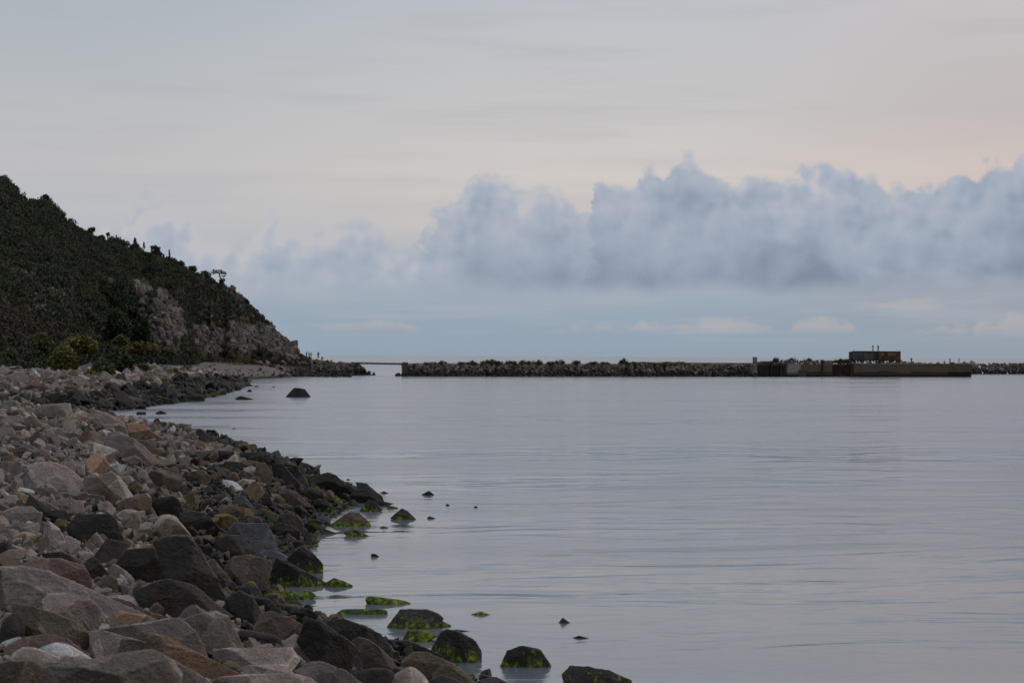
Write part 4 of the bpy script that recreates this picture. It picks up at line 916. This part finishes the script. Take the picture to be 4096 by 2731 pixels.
# small rubble, graded by distance
for (Ya, Yb, cell, ra, rb, wmax) in [(16, 34, .28, .06, .17, 11), (34, 62, .34, .09, .24, 13), (62, 110, .5, .13, .38, 18), (110, 200, .8, .2, .55, 26), (200, 330, 1.2, .3, .8, 34), (330, 470, 2.6, .2, .5, 26)]:
    for Y0 in np.arange(Ya, Yb, cell):
        nx = int(wmax / cell)
        Ys = Y0 + r_.rand(nx) * cell; ds = (np.arange(nx) + r_.rand(nx)) * cell - 0.7; xs_ = xs(Ys) - ds; pxx = 512 + F * xs_ / Ys
        zz = terr(xs_, Ys); nn_ = fbm(np.stack([xs_ * .2, Ys * .1, xs_ * 0], -1), 2)
        for j in range(nx):
            if pxx[j] < -40 or pxx[j] > 700: continue
            if zz[j] < -0.06 and r_.rand() < 0.75: continue
            if Ys[j] > 330 and ds[j] > 5 and r_.rand() < 0.8: continue
            rad = ra + (rb - ra) * r_.rand() ** 2.2; kd = ['a', 'a', 'm', 'a', 'm'][r_.randint(5)]
            lv = 3 if rad * F / Ys[j] > 7 else 2
            W_, fc = stone((xs_[j], Ys[j], zz[j] + rad * 0.25), rad, kd, lv, r_)
            add_stuff(W_, fc, tonecol(tone_for(zz[j], r_, Ys[j], nn_[j]), r_), 0.25 if zz[j] < .3 else 0.0)
o = mk('shingle', np.concatenate(stuffV), np.concatenate(stuffF), ROCK, col=np.concatenate(stuffC), smooth=False); tag(o, 'countless broken granite stones and pebbles covering the shore', 'stones', kind='stuff')
print('stuff verts', soff)
# broken crags on the bare parts of the headland
cV, cF, cC, k_ = [], [], [], 0
r_ = np.random.RandomState(21); qq = quads[hq]; qr = rm[qq].mean(1); qp = PX.ravel()[qq].mean(1); k0 = (qr > .45) & (qp > -30); qq = qq[k0]
qv = VV[qq]; ar = 0.5 * np.linalg.norm(np.cross(qv[:, 2] - qv[:, 0], qv[:, 3] - qv[:, 1]), axis=1)
gi = r_.choice(len(qq), 6500, p=ar / ar.sum()); uu, vv = r_.rand(6500, 1), r_.rand(6500, 1)
CP = (qv[gi, 0] * (1 - uu) + qv[gi, 1] * uu) * (1 - vv) + (qv[gi, 3] * (1 - uu) + qv[gi, 2] * uu) * vv
for P0_ in CP:
    rad = .25 + .75 * r_.rand() ** 2; W_, fc = stone(P0_ + np.array([0, 0.3 * rad, 0]), rad, 'a', 3, r_)
    W_[:, 2] = P0_[2] + (W_[:, 2] - P0_[2]) * 1.15
    cl = (CLIFF * r_.uniform(.5, 1.3)) * np.array([1, r_.uniform(.92, 1.0), r_.uniform(.86, 1.0)])
    if r_.rand() < .04: cl = np.array([0.13, 0.09, 0.06])
    cV.append(W_); cF.append(fc + k_); cC.append(np.concatenate([np.tile(cl, (len(W_), 1)), np.zeros((len(W_), 1))], 1)); k_ += len(W_)
o = mk('cliff_crags', np.concatenate(cV), np.concatenate(cF), ROCK, col=np.concatenate(cC), smooth=False); tag(o, 'bare broken granite crags on the headland slope', 'rocks', kind='stuff')

# labels: hand-written ones name landmarks, every other stone is named from the landmark nearest to it
LM = [b for b in BOULD if b[7]]; used = set(b[7] for b in LM)
for b in BOULD:
    o, px, py, a, bb, tone, kd, lab = b
    if not lab:
        size = 'tiny' if a < 3.5 else 'small' if a < 8 else 'medium sized' if a < 18 else 'large'
        shape = 'flat' if a > 2.4 * bb else 'upright' if bb > 1.15 * a else {'a': 'angular', 'm': 'blocky', 'r': 'rounded'}[kd]
        near = sorted(LM, key=lambda l: math.hypot(l[1] - px, (l[2] - py) * 1.4))
        done = False
        for l in near[:10]:
            dx, dy = px - l[1], py - l[2]
            rels = ['just left of' if dx < 0 else 'just right of'] if abs(dx) > 1.8 * abs(dy) else (['behind'] if dy < 0 else ['in front of']) if abs(dy) > 1.2 * abs(dx) else [('behind' if dy < 0 else 'in front') + ' and ' + ('left' if dx < 0 else 'right') + ' of']
            far = math.hypot(dx, dy) > 2.2 * (l[3] + a) + 6
            if far: rels = [rels[0].replace('just ', 'well ') if 'just' in rels[0] else 'some way ' + rels[0]]
            for form in ('%s %s %s rock', '%s %s %s stone'):
                t_ = (form % (size, TONE[tone][1], shape)) + ' ' + rels[0] + ' the ' + l[7]
                if t_ in used: continue
                if form.endswith('stone') and l is not near[-1]: continue
                ws = t_.split()
                if len(ws) > 16: t_ = t_.replace('medium sized ', '').replace(size + ' ', '', 1); ws = t_.split()
                if len(ws) > 16: t_ = t_.replace(' ' + shape, '', 1); ws = t_.split()
                if len(ws) > 16 or t_ in used: continue
                lab = t_; done = True; break
            if done: break
        if not done: lab = '%s %s %s stone at %s of the shore' % (size, TONE[tone][1], shape, 'the far end' if py < 400 else 'the middle')
        used.add(lab)
    tag(o, lab, 'boulder', 'boulders along the shore')

# ------------------------------------------------------------------ breakwater, footbridge, quay
def FY(px): return float(np.interp(px, [393, 405, 625, 755, 972, 1100], [457, 459, 484, 499, 524, 538]))     # front face of the works
CONC = plain('weathered concrete', (0.26, 0.235, 0.21), 0.9, 0.4, 0.8, (0.12, 0.105, 0.09))
DKCONC = plain('wet dark concrete', (0.05, 0.05, 0.045), 0.8, 0.4, 1.0)
TIMBER = plain('dark tarred timber', (0.035, 0.03, 0.026), 0.8, 0.5, 2.0, (0.012, 0.012, 0.010), (2.5, 1, .15))
STEELD = plain('painted dark steel', (0.022, 0.027, 0.028), 0.6, 0.3, 2.0)
GREYST = plain('grey painted sheet steel', (0.075, 0.078, 0.076), 0.7, 0.4, .9, (0.04, 0.038, 0.034))
RUST = plain('rusted steel', (0.11, 0.05, 0.028), 0.85, 0.6, 1.4, (0.035, 0.02, 0.014), (1, 1, .35))
RUSTL = plain('pale flaking rust', (0.19, 0.12, 0.08), 0.85, 0.6, 1.6, (0.06, 0.03, 0.018), (1, 1, .35))
QUAY = quay_material('stained quay face', (0.10, 0.088, 0.074), (0.04, 0.04, 0.031), (0.12, 0.07, 0.042))
QUAYD = quay_material('weedy quay face', (0.085, 0.08, 0.058), (0.014, 0.016, 0.011), (0.075, 0.06, 0.036))
BLOCK = quay_material('grey quay block', (0.23, 0.22, 0.205), (0.09, 0.09, 0.08), (0.13, 0.12, 0.11))
def zpy(py, px, Y): return CAMZ + (hor(px) - py) / F * Y
def prism(px0, px1, py0, py1, off=0.0, thick=2.0, Y0=None, Y1=None):
    """upright slab whose front runs along the works between two bearings; bottom and top height from the photo rows"""
    Ya = (Y0 if Y0 else FY(px0)) + off; Yb = (Y1 if Y1 else FY(px1)) + off
    xa, xb = X_(px0, Ya), X_(px1, Yb); pm = (px0 + px1) / 2; Ym = (Ya + Yb) / 2
    z1 = zpy(py0, pm, Ym); z0 = -1.0 if py1 is None else zpy(py1, pm, Ym)
    d = np.array([xb - xa, Yb - Ya]); d /= np.linalg.norm(d); n = np.array([-d[1], d[0]]) * thick
    q = [(xa, Ya), (xb, Yb), (xb + n[0], Yb + n[1]), (xa + n[0], Ya + n[1])]
    V = [(x, y, z0) for x, y in q] + [(x, y, z1) for x, y in q]
    return np.array(V), np.array([(0, 3, 2, 1), (4, 5, 6, 7), (0, 1, 5, 4), (1, 2, 6, 5), (2, 3, 7, 6), (3, 0, 4, 7)])
def join(L):
    V, Fc, k = [], [], 0
    for v, f in L: V.append(v); Fc.append(f + k); k += len(v)
    return np.concatenate(V), np.concatenate(Fc)
def part(name, geo, mat, parent=None): return mk(name, geo[0], geo[1], mat, parent, smooth=False)
def thing(name, label, cat, loc, group=None):
    e = empty(name, loc); return tag(e, label, cat, group)
def under(e, o): # keep world place under an empty that stands elsewhere
    o.parent = e; o.data.transform(Matrix.Translation(-e.location)); return o
Q = lambda px, off=0.0: (X_(px, FY(px) + off), FY(px) + off, 0.0)

# left causeway end and bridge
e = thing('stone_causeway', 'stone causeway with a squared concrete end left of the footbridge', 'causeway', (X_(345, 482), 482, 0))
under(e, part('core', prism(318, 358, 363.2, None, 2, 7, 480, 482), CONC))
under(e, part('abutment', prism(351, 359, 362.4, None, .5, 4, 480, 480), CONC))
e = thing('footbridge', 'thin dark footbridge spanning the gap in the breakwater', 'bridge', (X_(380, 478), 478, 0))
Yb = 478.0
def bar(px0, py0, px1, py1, Y0, Y1, th, wd):
    A_ = at(px0, py0, Y0); B_ = at(px1, py1, Y1); L = []
    V = [(A_.x, A_.y, A_.z - th), (B_.x, B_.y, B_.z - th), (B_.x, B_.y + wd, B_.z - th), (A_.x, A_.y + wd, A_.z - th)]; V += [(v[0], v[1], v[2] + th) for v in V]
    return np.array(V), np.array([(0, 3, 2, 1), (4, 5, 6, 7), (0, 1, 5, 4), (1, 2, 6, 5), (2, 3, 7, 6), (3, 0, 4, 7)])
under(e, part('deck', bar(351, 361.6, 407, 362.6, 480, 463, .16, 1.6), STEELD))
under(e, part('beam', bar(356, 362.4, 405, 363.3, 479.6, 463.2, .32, .25), STEELD))
under(e, part('beam', bar(356, 362.4, 405, 363.3, 481, 464.6, .32, .25), STEELD))
under(e, part('hanging_pipe', prism(401.4, 401.8, 363.5, 367.5, 0, .12, 462, 462), STEELD))
e = thing('breakwater_wall', 'long concrete crest wall of the harbour breakwater behind its boulders', 'breakwater', Q(580))
under(e, part('end_pier', prism(403.8, 408.2, 361.8, None, 0, 1.0), DKCONC)); under(e, part('core', prism(408.3, 470, 363.2, None, 4.0, 5), CONC))
under(e, part('core', prism(470, 625, 363.3, None, 4.2, 5), CONC)); under(e, part('core', prism(625, 760, 362.2, None, 5.0, 5), CONC))

# armour stones: one mass per mound
def riprap(name, label, spans, seed, step=1.05, r0_=.45, r1_=.95):
    r_ = np.random.RandomState(seed); V, Fc, C, k = [], [], [], 0
    for (pa, pb, ya, yb, zt0, zt1, wd, base) in spans:
        xa, xb = X_(pa, ya), X_(pb, yb); n = int(abs(math.hypot(xb - xa, yb - ya)) / step) + 1
        for i in range(n):
            t_ = (i + r_.rand()) / n; zt = zt0 + (zt1 - zt0) * t_
            x = xa + (xb - xa) * t_; y = ya + (yb - ya) * t_; m_ = int((wd + zt - base) / 0.85) + 1
            for j in range(m_):
                s_ = (j + r_.rand() * .9) / m_; rad = r0_ + (r1_ - r0_) * r_.rand() ** 1.6
                zc = base + (zt - rad * .55 - base) * s_ ; yy = y + wd * s_ - 0.2
                xx = x + r_.uniform(-.4, .4)
                W_, fc = stone((xx, yy, zc), rad, ['a', 'a', 'm'][r_.randint(3)], 2, r_)
                lim = 1.25 + r_.uniform(-.5, .5)
                tone = ['black', 'dark', 'dark', 'black'][r_.randint(4)] if zc < lim else ['grey', 'brown', 'grey', 'grey', 'brown', 'dark', 'pink'][r_.randint(7)]
                cl = tonecol(tone, r_) * 0.85
                V.append(W_); Fc.append(fc + k); C.append(np.concatenate([np.tile(cl, (len(W_), 1)), np.zeros((len(W_), 1))], 1)); k += len(W_)
    if name == 'causeway_riprap':
        for _ in range(1500):
            px = r_.uniform(248, 350); Y = r_.uniform(434, 480); x = X_(px, Y); z = float(terr([x], [Y])[0])
            if z < -0.5 or z > 5 or (px < 285 and z > 2.6 and r_.rand() < .7) or (px < 265 and r_.rand() < .6): continue
            rad = r_.uniform(.35, .95); W_, fc = stone((x, Y, z + .2 * rad), rad, ['a', 'a', 'm'][r_.randint(3)], 2, r_)
            tone = 'black' if z < .5 else 'dark' if z < 1.1 else ['grey', 'brown', 'grey', 'pale', 'brown', 'dark', 'pink'][r_.randint(7)]
            V.append(W_); Fc.append(fc + k); C.append(np.concatenate([np.tile(tonecol(tone, r_) * .9, (len(W_), 1)), np.zeros((len(W_), 1))], 1)); k += len(W_)
    o = mk(name, np.concatenate(V), np.concatenate(Fc), ROCK, col=np.concatenate(C), smooth=False); return tag(o, label, 'boulders', kind='stuff')
riprap('breakwater_riprap', 'dark heaped boulders armouring the face of the harbour breakwater', [(404, 470, 458.2, 465, 3.2, 3.1, 3.6, -.5), (470, 625, 465, 482.5, 3.1, 3.3, 3.8, -.5), (625, 757, 482.5, 498, 3.5, 3.6, 3.8, -.5), (394, 404.5, 458, 458.5, 0.5, 1.3, 2, -.5)], 3)
riprap('causeway_riprap', 'boulders heaped along the causeway left of the footbridge', [(255, 322, 466, 466, 3.6, 3.6, 8, 1.6), (300, 352, 464, 470, 3.7, 3.4, 9, -.5), (315, 355, 470, 473, 3.6, 3.3, 7, .5), (352, 364, 473, 475, 3.1, 2.4, 4, -.5), (364, 374, 475, 476, 2.0, .5, 3, -.6), (300, 330, 478, 480, 4.3, 3.9, 2, 3.0)], 4)
riprap('outer_breakwater', 'outer boulder breakwater running on behind the quay', [(880, 972, 612, 624, 3.9, 3.9, 5, .8), (965, 1180, 622, 648, 3.9, 4.0, 6, -.5)], 5, 1.3, .6, 1.25)
riprap('quay_rubble', 'light rubble heaped on the quay around the steel box', [(786, 853, 507, 515, 4.9, 4.8, 3.5, 3.5), (851, 905, 512, 519, 5.2, 5.1, 2.4, 3.5), (900, 932, 521, 524, 5.0, 4.0, 2.5, 3.4), (762, 790, 508, 512, 4.3, 5.0, 3, 3.6)], 6, .8, .25, .55)

# quay
e = thing('harbour_quay', 'long rust stained concrete and timber quay on the right', 'quay', Q(860))
under(e, part('body', prism(755.5, 971.5, 363.9, None, .8, 16), CONC))
v_ = [prism(756, 785.5, 364.4, None, .35, .4)] + [prism(757 + i * 1.9, 757.9 + i * 1.9, 365.0, None, .1, .3) for i in range(15)]
under(e, part('timber_facing', join(v_), TIMBER))
under(e, part('top_beam', prism(756.5, 787, 363.2, 364.8, 0, 1.1), DKCONC))
under(e, part('quay_block', prism(787, 801, 363.4, None, -.1, 1.2), BLOCK)); under(e, part('ledge', prism(799, 806, 369.5, None, -.5, 1.2), DKCONC))
under(e, part('quay_face', prism(801.5, 832.5, 363.6, None, 0, 1.2), QUAY))
v_ = [prism(833, 850.5, 363.6, None, .35, .6)] + [prism(833, 850.5, 364.6 + k * 2.0, 365.2 + k * 2.0, .1, .4) for k in range(5)]
g = under(e, part('gate_panel', join(v_), plain('dark red rusted steel', (0.055, 0.022, 0.016), .8, .5, 1.2, (0.02, 0.012, 0.01))))
under(e, part('gate_post', prism(850.8, 853.6, 363.2, None, -.1, .8), TIMBER))
under(e, part('quay_face', prism(853.8, 948, 363.2, None, 0, 1.2), QUAY)); under(e, part('quay_face', prism(948.2, 971.5, 363.8, None, .15, 1.2), QUAYD))
under(e, part('coping', prism(853.8, 948, 362.9, 363.6, -.12, 1.5), CONC))
for (px, p0, w_, m_, lab) in [(755.8, 356.6, 1.55, CONC, 'pale square pillar at the left end of the quay'), (771.8, 361.5, .7, TIMBER, 'dark mooring post against the timber part of the quay'), (781.2, 361.6, .5, TIMBER, 'short dark mooring post at the end of the timber facing'), (823, 359.3, .55, TIMBER, 'tall dark mooring post in front of the stained quay face')]:
    e = thing('quay_pillar' if m_ is CONC else 'mooring_post', lab, 'pillar' if m_ is CONC else 'post', Q(px, -.6), None if m_ is CONC else 'mooring posts on the quay')
    under(e, part('shaft', prism(px - w_, px + w_, p0 + .5, None, -.65, .9), m_)); under(e, part('cap', prism(px - w_ * 1.12, px + w_ * 1.12, p0, p0 + .5, -.75, 1.1), m_))

# steel box on the quay
e = thing('steel_box', 'rusty open steel box standing on rubble at the quay', 'steel structure', Q(877, 3))
Yf = FY(877) + 3.0
under(e, part('box_body', prism(853.4, 900.6, 351.3, 360.5, 3.35, 2.6), STEELD))
v_ = [prism(853.2, 874.5, 351.6, 359.6, 3.2, .12)] + [prism(853.2 + k * 5.3, 853.6 + k * 5.3, 351.5, 359.7, 3.05, .12) for k in range(5)]
under(e, part('grey_panel', join(v_), GREYST))
v_ = [prism(879, 900.8, 351.6, 355.4, 3.2, .12)] + [prism(879.5 + k * 1.75, 880.3 + k * 1.75, 351.6, 355.3, 3.05, .12) for k in range(12)]
under(e, part('rusted_panel', join(v_), RUSTL)); under(e, part('lower_panel', prism(879, 900.8, 355.4, 359.8, 3.22, .12), RUST)); under(e, part('corner_post', prism(874.5, 878.8, 351.4, 360, 3.1, .3), TIMBER))
under(e, part('top_rail', prism(853, 901, 350.6, 351.4, 2.95, .45), STEELD))
# greenery on the breakwater
def tuft(px, top, rpx, lab, cat='shrub', c=(0.085, 0.095, 0.04), off=4.2, basey=363.6, Y=None):
    Y = Y or FY(px) + off; a = rpx / F * Y; h = (basey - top) / F * Y; P0 = at(px, basey, Y)
    L = [(q_ * a, rs.uniform(-.6, .6), h * .25, a * rs.uniform(.25, .55), h * rs.uniform(.25, .75) * (1 - .65 * abs(q_))) for q_ in rs.uniform(-1.2, 1.2, 7)]
    e = bush('grass_clump' if cat == 'grass' else 'shrub', cat, P0, L, .13, c, lab, 1.0, group='plants on top of the breakwater', parts=('foliage', 'stem'))
    n = int(40 + 25 * a); C = np.stack([rs.uniform(-a, a, n), rs.uniform(-.5, .5, n), np.abs(rs.randn(n)) * h * .2 + h * .35], -1)
    v, f, c_ = leaves(C, .26, leafcol(n, c), vert=True); mk('tall_stalks', v, f, LEAF, e, col=c_, smooth=False)
for (px, top, r_, lab) in [(427, 361.4, 4, 'first low tuft right of the footbridge'), (434, 361, 2.6, 'thin tuft left of the first round breakwater shrub'), (442.5, 359.4, 3.4, 'first round shrub on the breakwater from the bridge'),
                           (461, 360.8, 3.2, 'feathery shrub after a bare stretch of breakwater'), (467, 361.2, 2.6, 'low shrub beside the feathery one'), (472.5, 359.4, 3.2, 'narrow shrub left of the widest breakwater bush'),
                           (491, 357.6, 8, 'widest bush near the bridge end of the breakwater'), (509, 359.4, 3.6, 'dark tuft right of the widest bush'), (514.5, 360, 3, 'small shrub in the middle of a row of tufts'),
                           (522.5, 359, 3.2, 'spiky shrub before the paired shrubs'), (530.5, 359.2, 3.8, 'left one of the paired breakwater shrubs'), (538.5, 359.2, 3.6, 'right one of the paired breakwater shrubs'), (551, 360.2, 4, 'thin grassy tuft left of the tall round shrub'),
                           (559.5, 357.8, 4.6, 'tall round shrub near the breakwater middle'), (576.5, 359.2, 4.2, 'square looking shrub right of the tall round one'), (593.5, 360.6, 4.2, 'low ragged tuft standing by itself'), (604, 360.8, 4, 'low tuft left of the conical bush'),
                           (623.5, 356.6, 4.2, 'conical bush at the start of the grassy crest')]:
    tuft(px, top, r_, lab)
for (px, top, r_, lab) in [(632, 360.6, 9, 'grass around the conical bush'), (648, 360.2, 10, 'middle stretch of grass on the breakwater crest'), (666, 359.6, 9, 'tallest stretch of grass on the breakwater crest'), (680, 360.4, 7, 'last stretch of grass on the breakwater crest')]:
    tuft(px, top, r_, lab, 'grass', (0.12, 0.115, 0.042), 4.0, 364.6)
tuft(775.8, 355.2, 3.2, 'dark round bush on the quay behind the timber facing', off=6, basey=361.5); tuft(766, 360.2, 7, 'low creeping bush at the left end of the quay', off=6, basey=362.5)
tuft(793, 355.6, 5, 'yellowish green bush on the quay rubble', c=(0.06, 0.065, 0.022), off=10, basey=362.6); tuft(841, 356.2, 7, 'wide low bush beside the steel box', off=6, basey=362.6); tuft(849, 357, 3.5, 'dark bush touching the steel box', off=5, basey=361.5)
tuft(809, 357, 4, 'small bush on the rubble between quay posts', off=9, basey=362.6)

n = 3800; gp = np.concatenate([rs.uniform(409, 625, 1700), rs.uniform(625, 700, 1500), rs.uniform(758, 800, 600)]); gY = np.interp(gp, [393, 405, 625, 755, 972], [457, 459, 484, 499, 524]) + rs.uniform(3.2, 6.5, n)
dn = fbm(np.stack([gp * .12, gY * 0, gY * 0], -1), 2); kk = dn > rs.uniform(-.5, .5, n); gp, gY, dn = gp[kk], gY[kk], dn[kk]
C = np.stack([X_(gp, gY), gY, CAMZ + (hor(gp) - 363.5) / F * gY + .05 + .25 * np.clip(dn, 0, 1)], -1)
v, f, c = leaves(C, .26, leafcol(len(C), (0.12, 0.11, 0.05)), vert=True)
o = mk('crest_grass', v, f, LEAF, col=c, smooth=False); tag(o, 'thin dry grass along the crest of the harbour breakwater', 'grass', kind='stuff')

# ------------------------------------------------------------------ people
_cm = {}
def cloth(rgb):
    k = tuple(rgb)
    if k not in _cm: _cm[k] = plain('cloth' if sum(rgb) != .9 else 'skin', rgb, .85, .15, 6.0)
    return _cm[k]
SKIN = plain('skin', (0.30, 0.17, 0.12), .6, .1, 8.0); HAIRM = plain('hair', (0.03, 0.022, 0.016), .7, .2, 20.0)
def skin(name, vs, es, rad, mat, parent):
    me = bpy.data.meshes.new(name); me.from_pydata(vs, es, []); o = bpy.data.objects.new(name, me); sc.collection.objects.link(o); o.parent = parent
    m1 = o.modifiers.new('Skin', 'SKIN'); sk = me.skin_vertices[0]
    for i, r in enumerate(rad): sk.data[i].radius = (r, r); sk.data[i].use_root = (i == 0)
    m1.use_smooth_shade = True; m2 = o.modifiers.new('Subdivision', 'SUBSURF'); m2.levels = 1; m2.render_levels = 1
    me.materials.append(mat); return o
def person(loc, rz, pose, top, legs, label, hair=True, h=1.75, group='people by the harbour'):
    e = empty('person', loc, rz); tag(e, label, 'person', group)
    if pose == 'sit':
        J = dict(pel=(0, 0, .14), chest=(0, .04, .46), neck=(0, .0, .62), head=(0, -.03, .76), crown=(0, -.02, .86), kL=(-.12, -.44, .40), kR=(.12, -.44, .40), aL=(-.12, -.62, .03), aR=(.12, -.62, .03), tL=(-.12, -.78, .02), tR=(.12, -.78, .02), sL=(-.19, .02, .54), sR=(.19, .02, .54), eL=(-.25, -.2, .36), eR=(.25, -.2, .36), hL=(-.13, -.42, .42), hR=(.13, -.42, .42))
    else:
        st = {'stand': 0, 'walk': .22, 'cast': .08}[pose]
        J = dict(pel=(0, 0, .95), chest=(0, 0, 1.28), neck=(0, 0, 1.48), head=(0, -.02, 1.6), crown=(0, -.01, 1.70), kL=(-.10, -st * .7, .5), kR=(.10, st * .3, .5), aL=(-.11, -st, .08), aR=(.11, st, .08), tL=(-.12, -st - .16, .03), tR=(.12, st - .16, .03), sL=(-.19, 0, 1.42), sR=(.19, 0, 1.42), eL=(-.25, .03, 1.14), eR=(.25, .03, 1.14), hL=(-.24, -.08, .9), hR=(.24, -.08, .9))
        if pose == 'cast': J.update(eL=(-.26, -.14, 1.2), eR=(.26, -.14, 1.2), hL=(-.1, -.36, 1.26), hR=(.1, -.36, 1.26))
    s = h / 1.75; J = {k: tuple(c * s for c in v) for k, v in J.items()}
    names = ['pel', 'chest', 'neck', 'head', 'crown', 'kL', 'aL', 'tL', 'kR', 'aR', 'tR', 'sL', 'eL', 'hL', 'sR', 'eR', 'hR']; R_ = [.13, .14, .06, .10, .07, .07, .05, .04, .07, .05, .04, .07, .045, .04, .07, .045, .04]
    E = [(0, 1), (1, 2), (2, 3), (3, 4), (0, 5), (5, 6), (6, 7), (0, 8), (8, 9), (9, 10), (1, 11), (11, 12), (12, 13), (1, 14), (14, 15), (15, 16)]
    skin('body', [J[n] for n in names], E, R_, SKIN, e)
    jn = ['pel', 'chest', 'sL', 'eL', 'sR', 'eR', 'neck']; L = lambda a, b, t: tuple(J[a][i] * (1 - t) + J[b][i] * t for i in range(3))
    skin('jacket', [L('pel', 'chest', .1), J['chest'], J['sL'], J['eL'], L('eL', 'hL', .8), J['sR'], J['eR'], L('eR', 'hR', .8), L('chest', 'neck', .7)], [(0, 1), (1, 2), (2, 3), (3, 4), (1, 5), (5, 6), (6, 7), (1, 8)], [.17, .185, .095, .075, .06, .095, .075, .06, .10], cloth(top), e)
    skin('trousers', [J['pel'], J['kL'], J['aL'], J['kR'], J['aR']], [(0, 1), (1, 2), (0, 3), (3, 4)], [.16, .10, .08, .10, .08], cloth(legs), e)
    if hair:
        d, f = ico(3); k = d[:, 2] > -0.25; V_ = d.copy(); V_[~k] *= .6; c = Vector(J['head']).lerp(Vector(J['crown']), .45); V_ = V_ * np.array([.115, .12, .12]) + np.array([c.x, c.y + .025, c.z + .02]); mk('hair', V_, f, HAIRM, e)
    return e
DK, DK2, BLU, GRY = (0.018, 0.018, 0.022), (0.03, 0.028, 0.028), (0.02, 0.03, 0.06), (0.16, 0.17, 0.19)
def stand_on(px, py, Y): return at(px, py, Y)
boxtop = zpy(350.6, 877, FY(877) + 3) 
def onbox(px): Y = FY(877) + 4.0; return (X_(px, Y), Y, zpy(350.6, 877, FY(877) + 3.0))
person(onbox(872.9), .3, 'cast', DK, DK2, 'left angler standing on top of the steel box', h=1.8)
person(onbox(878.2), 2.6, 'walk', DK2, DK, 'right person standing on top of the steel box', h=1.85)
Yp = FY(912); ztop = zpy(362.9, 900, FY(900) - .1)
person((X_(911.5, Yp + 1.2), Yp + 1.2, zpy(362.9, 911, Yp)), 0, 'stand', DK, DK2, 'dark person alone on the quay right of the box', h=1.75)
for (px, yf, pose, top, lg, lab, h) in [(944.5, 363.0, 'sit', GRY, DK2, 'person in pale top crouching on the quay', 1.9), (950, 362.9, 'stand', DK2, BLU, 'slim person standing right of the crouching one', 1.7), (959, 363.1, 'stand', DK, BLU, 'broad dark person near the end of the quay', 1.75), (964.5, 363.3, 'sit', DK2, DK, 'person seated last on the quay', 1.8)]:
    Y = FY(px) + 1.6; person((X_(px, Y), Y, CAMZ + (hor(px) - 363.2) / F * (Y - 1.2)), rs.uniform(-1, 1), pose, top, lg, lab, h=h)
HV = (0.35, 0.75, 0.03)
for (px, py, pose, top, lg, lab, h) in [(306.6, 357.2, 'stand', DK, DK2, 'dark person left of the bright vests at the headland tip', 1.75), (309.2, 357.6, 'stand', HV, DK, 'left person in a bright yellow green vest', 1.75), (311.2, 357.8, 'walk', HV, HV, 'right person in bright yellow green vest and trousers', 1.7),
                                        (318.2, 358.2, 'stand', DK, BLU, 'tall dark person alone on the causeway stones', 1.95), (322, 359.2, 'sit', DK2, DK, 'person sitting on the stones by the tall dark one', 1.8)]:
    person(at(px, py, 479.0), rs.uniform(-1, 1), pose, top, lg, lab, h=h)

# ------------------------------------------------------------------ gull on a shore stone
gp = (171.8, 438.6); Yg = ground_hit(171.5, 451) + 0.3; G0 = at(gp[0], gp[1] , Yg); S_ = 1.15
WH = plain('white feathers', (0.72, 0.72, 0.72), .8, .05, 8.0); WG = plain('grey feathers', (0.32, 0.34, 0.37), .8, .05, 8.0); YB = plain('yellow beak', (0.45, 0.3, 0.05), .5, .05)
e = empty('gull', G0, .5); tag(e, 'white gull standing on a pale stone at the bay', 'gull')
d, f = ico(3)
def blob(c, s, rx=0.0):
    V_ = d * np.array(s); cs, sn = math.cos(rx), math.sin(rx); y = V_[:, 1] * cs - V_[:, 2] * sn; z = V_[:, 1] * sn + V_[:, 2] * cs; return np.stack([V_[:, 0] + c[0], y + c[1], z + c[2]], -1)
me_ = bpy.data.meshes.new('body'); 
skin('body', [(0, 0, .27 * S_), (0, -.12 * S_, .31 * S_), (0, -.17 * S_, .42 * S_), (0, -.20 * S_, .46 * S_), (0, .16 * S_, .23 * S_), (0, .28 * S_, .21 * S_)], [(0, 1), (1, 2), (2, 3), (0, 4), (4, 5)], [.10, .09, .05, .055, .06, .02], WH, e)
for sx_ in (-1, 1):
    mk('wing', blob((sx_ * .095 * S_, .08 * S_, .27 * S_), (.03, .24, .075), -.25), f, WG, e)
    v, ff = tubes([((sx_ * .035, 0, 0), .009, (sx_ * .035, .01, .2 * S_), .011), ((sx_ * .035, 0, .005), .009, (sx_ * .035, -.06, .004), .006)]); mk('leg', v, ff, YB, e)
v, ff = tubes([((0, -.25 * S_, .46 * S_), .018, (0, -.33 * S_, .445 * S_), .004)]); mk('beak', v, ff, YB, e)
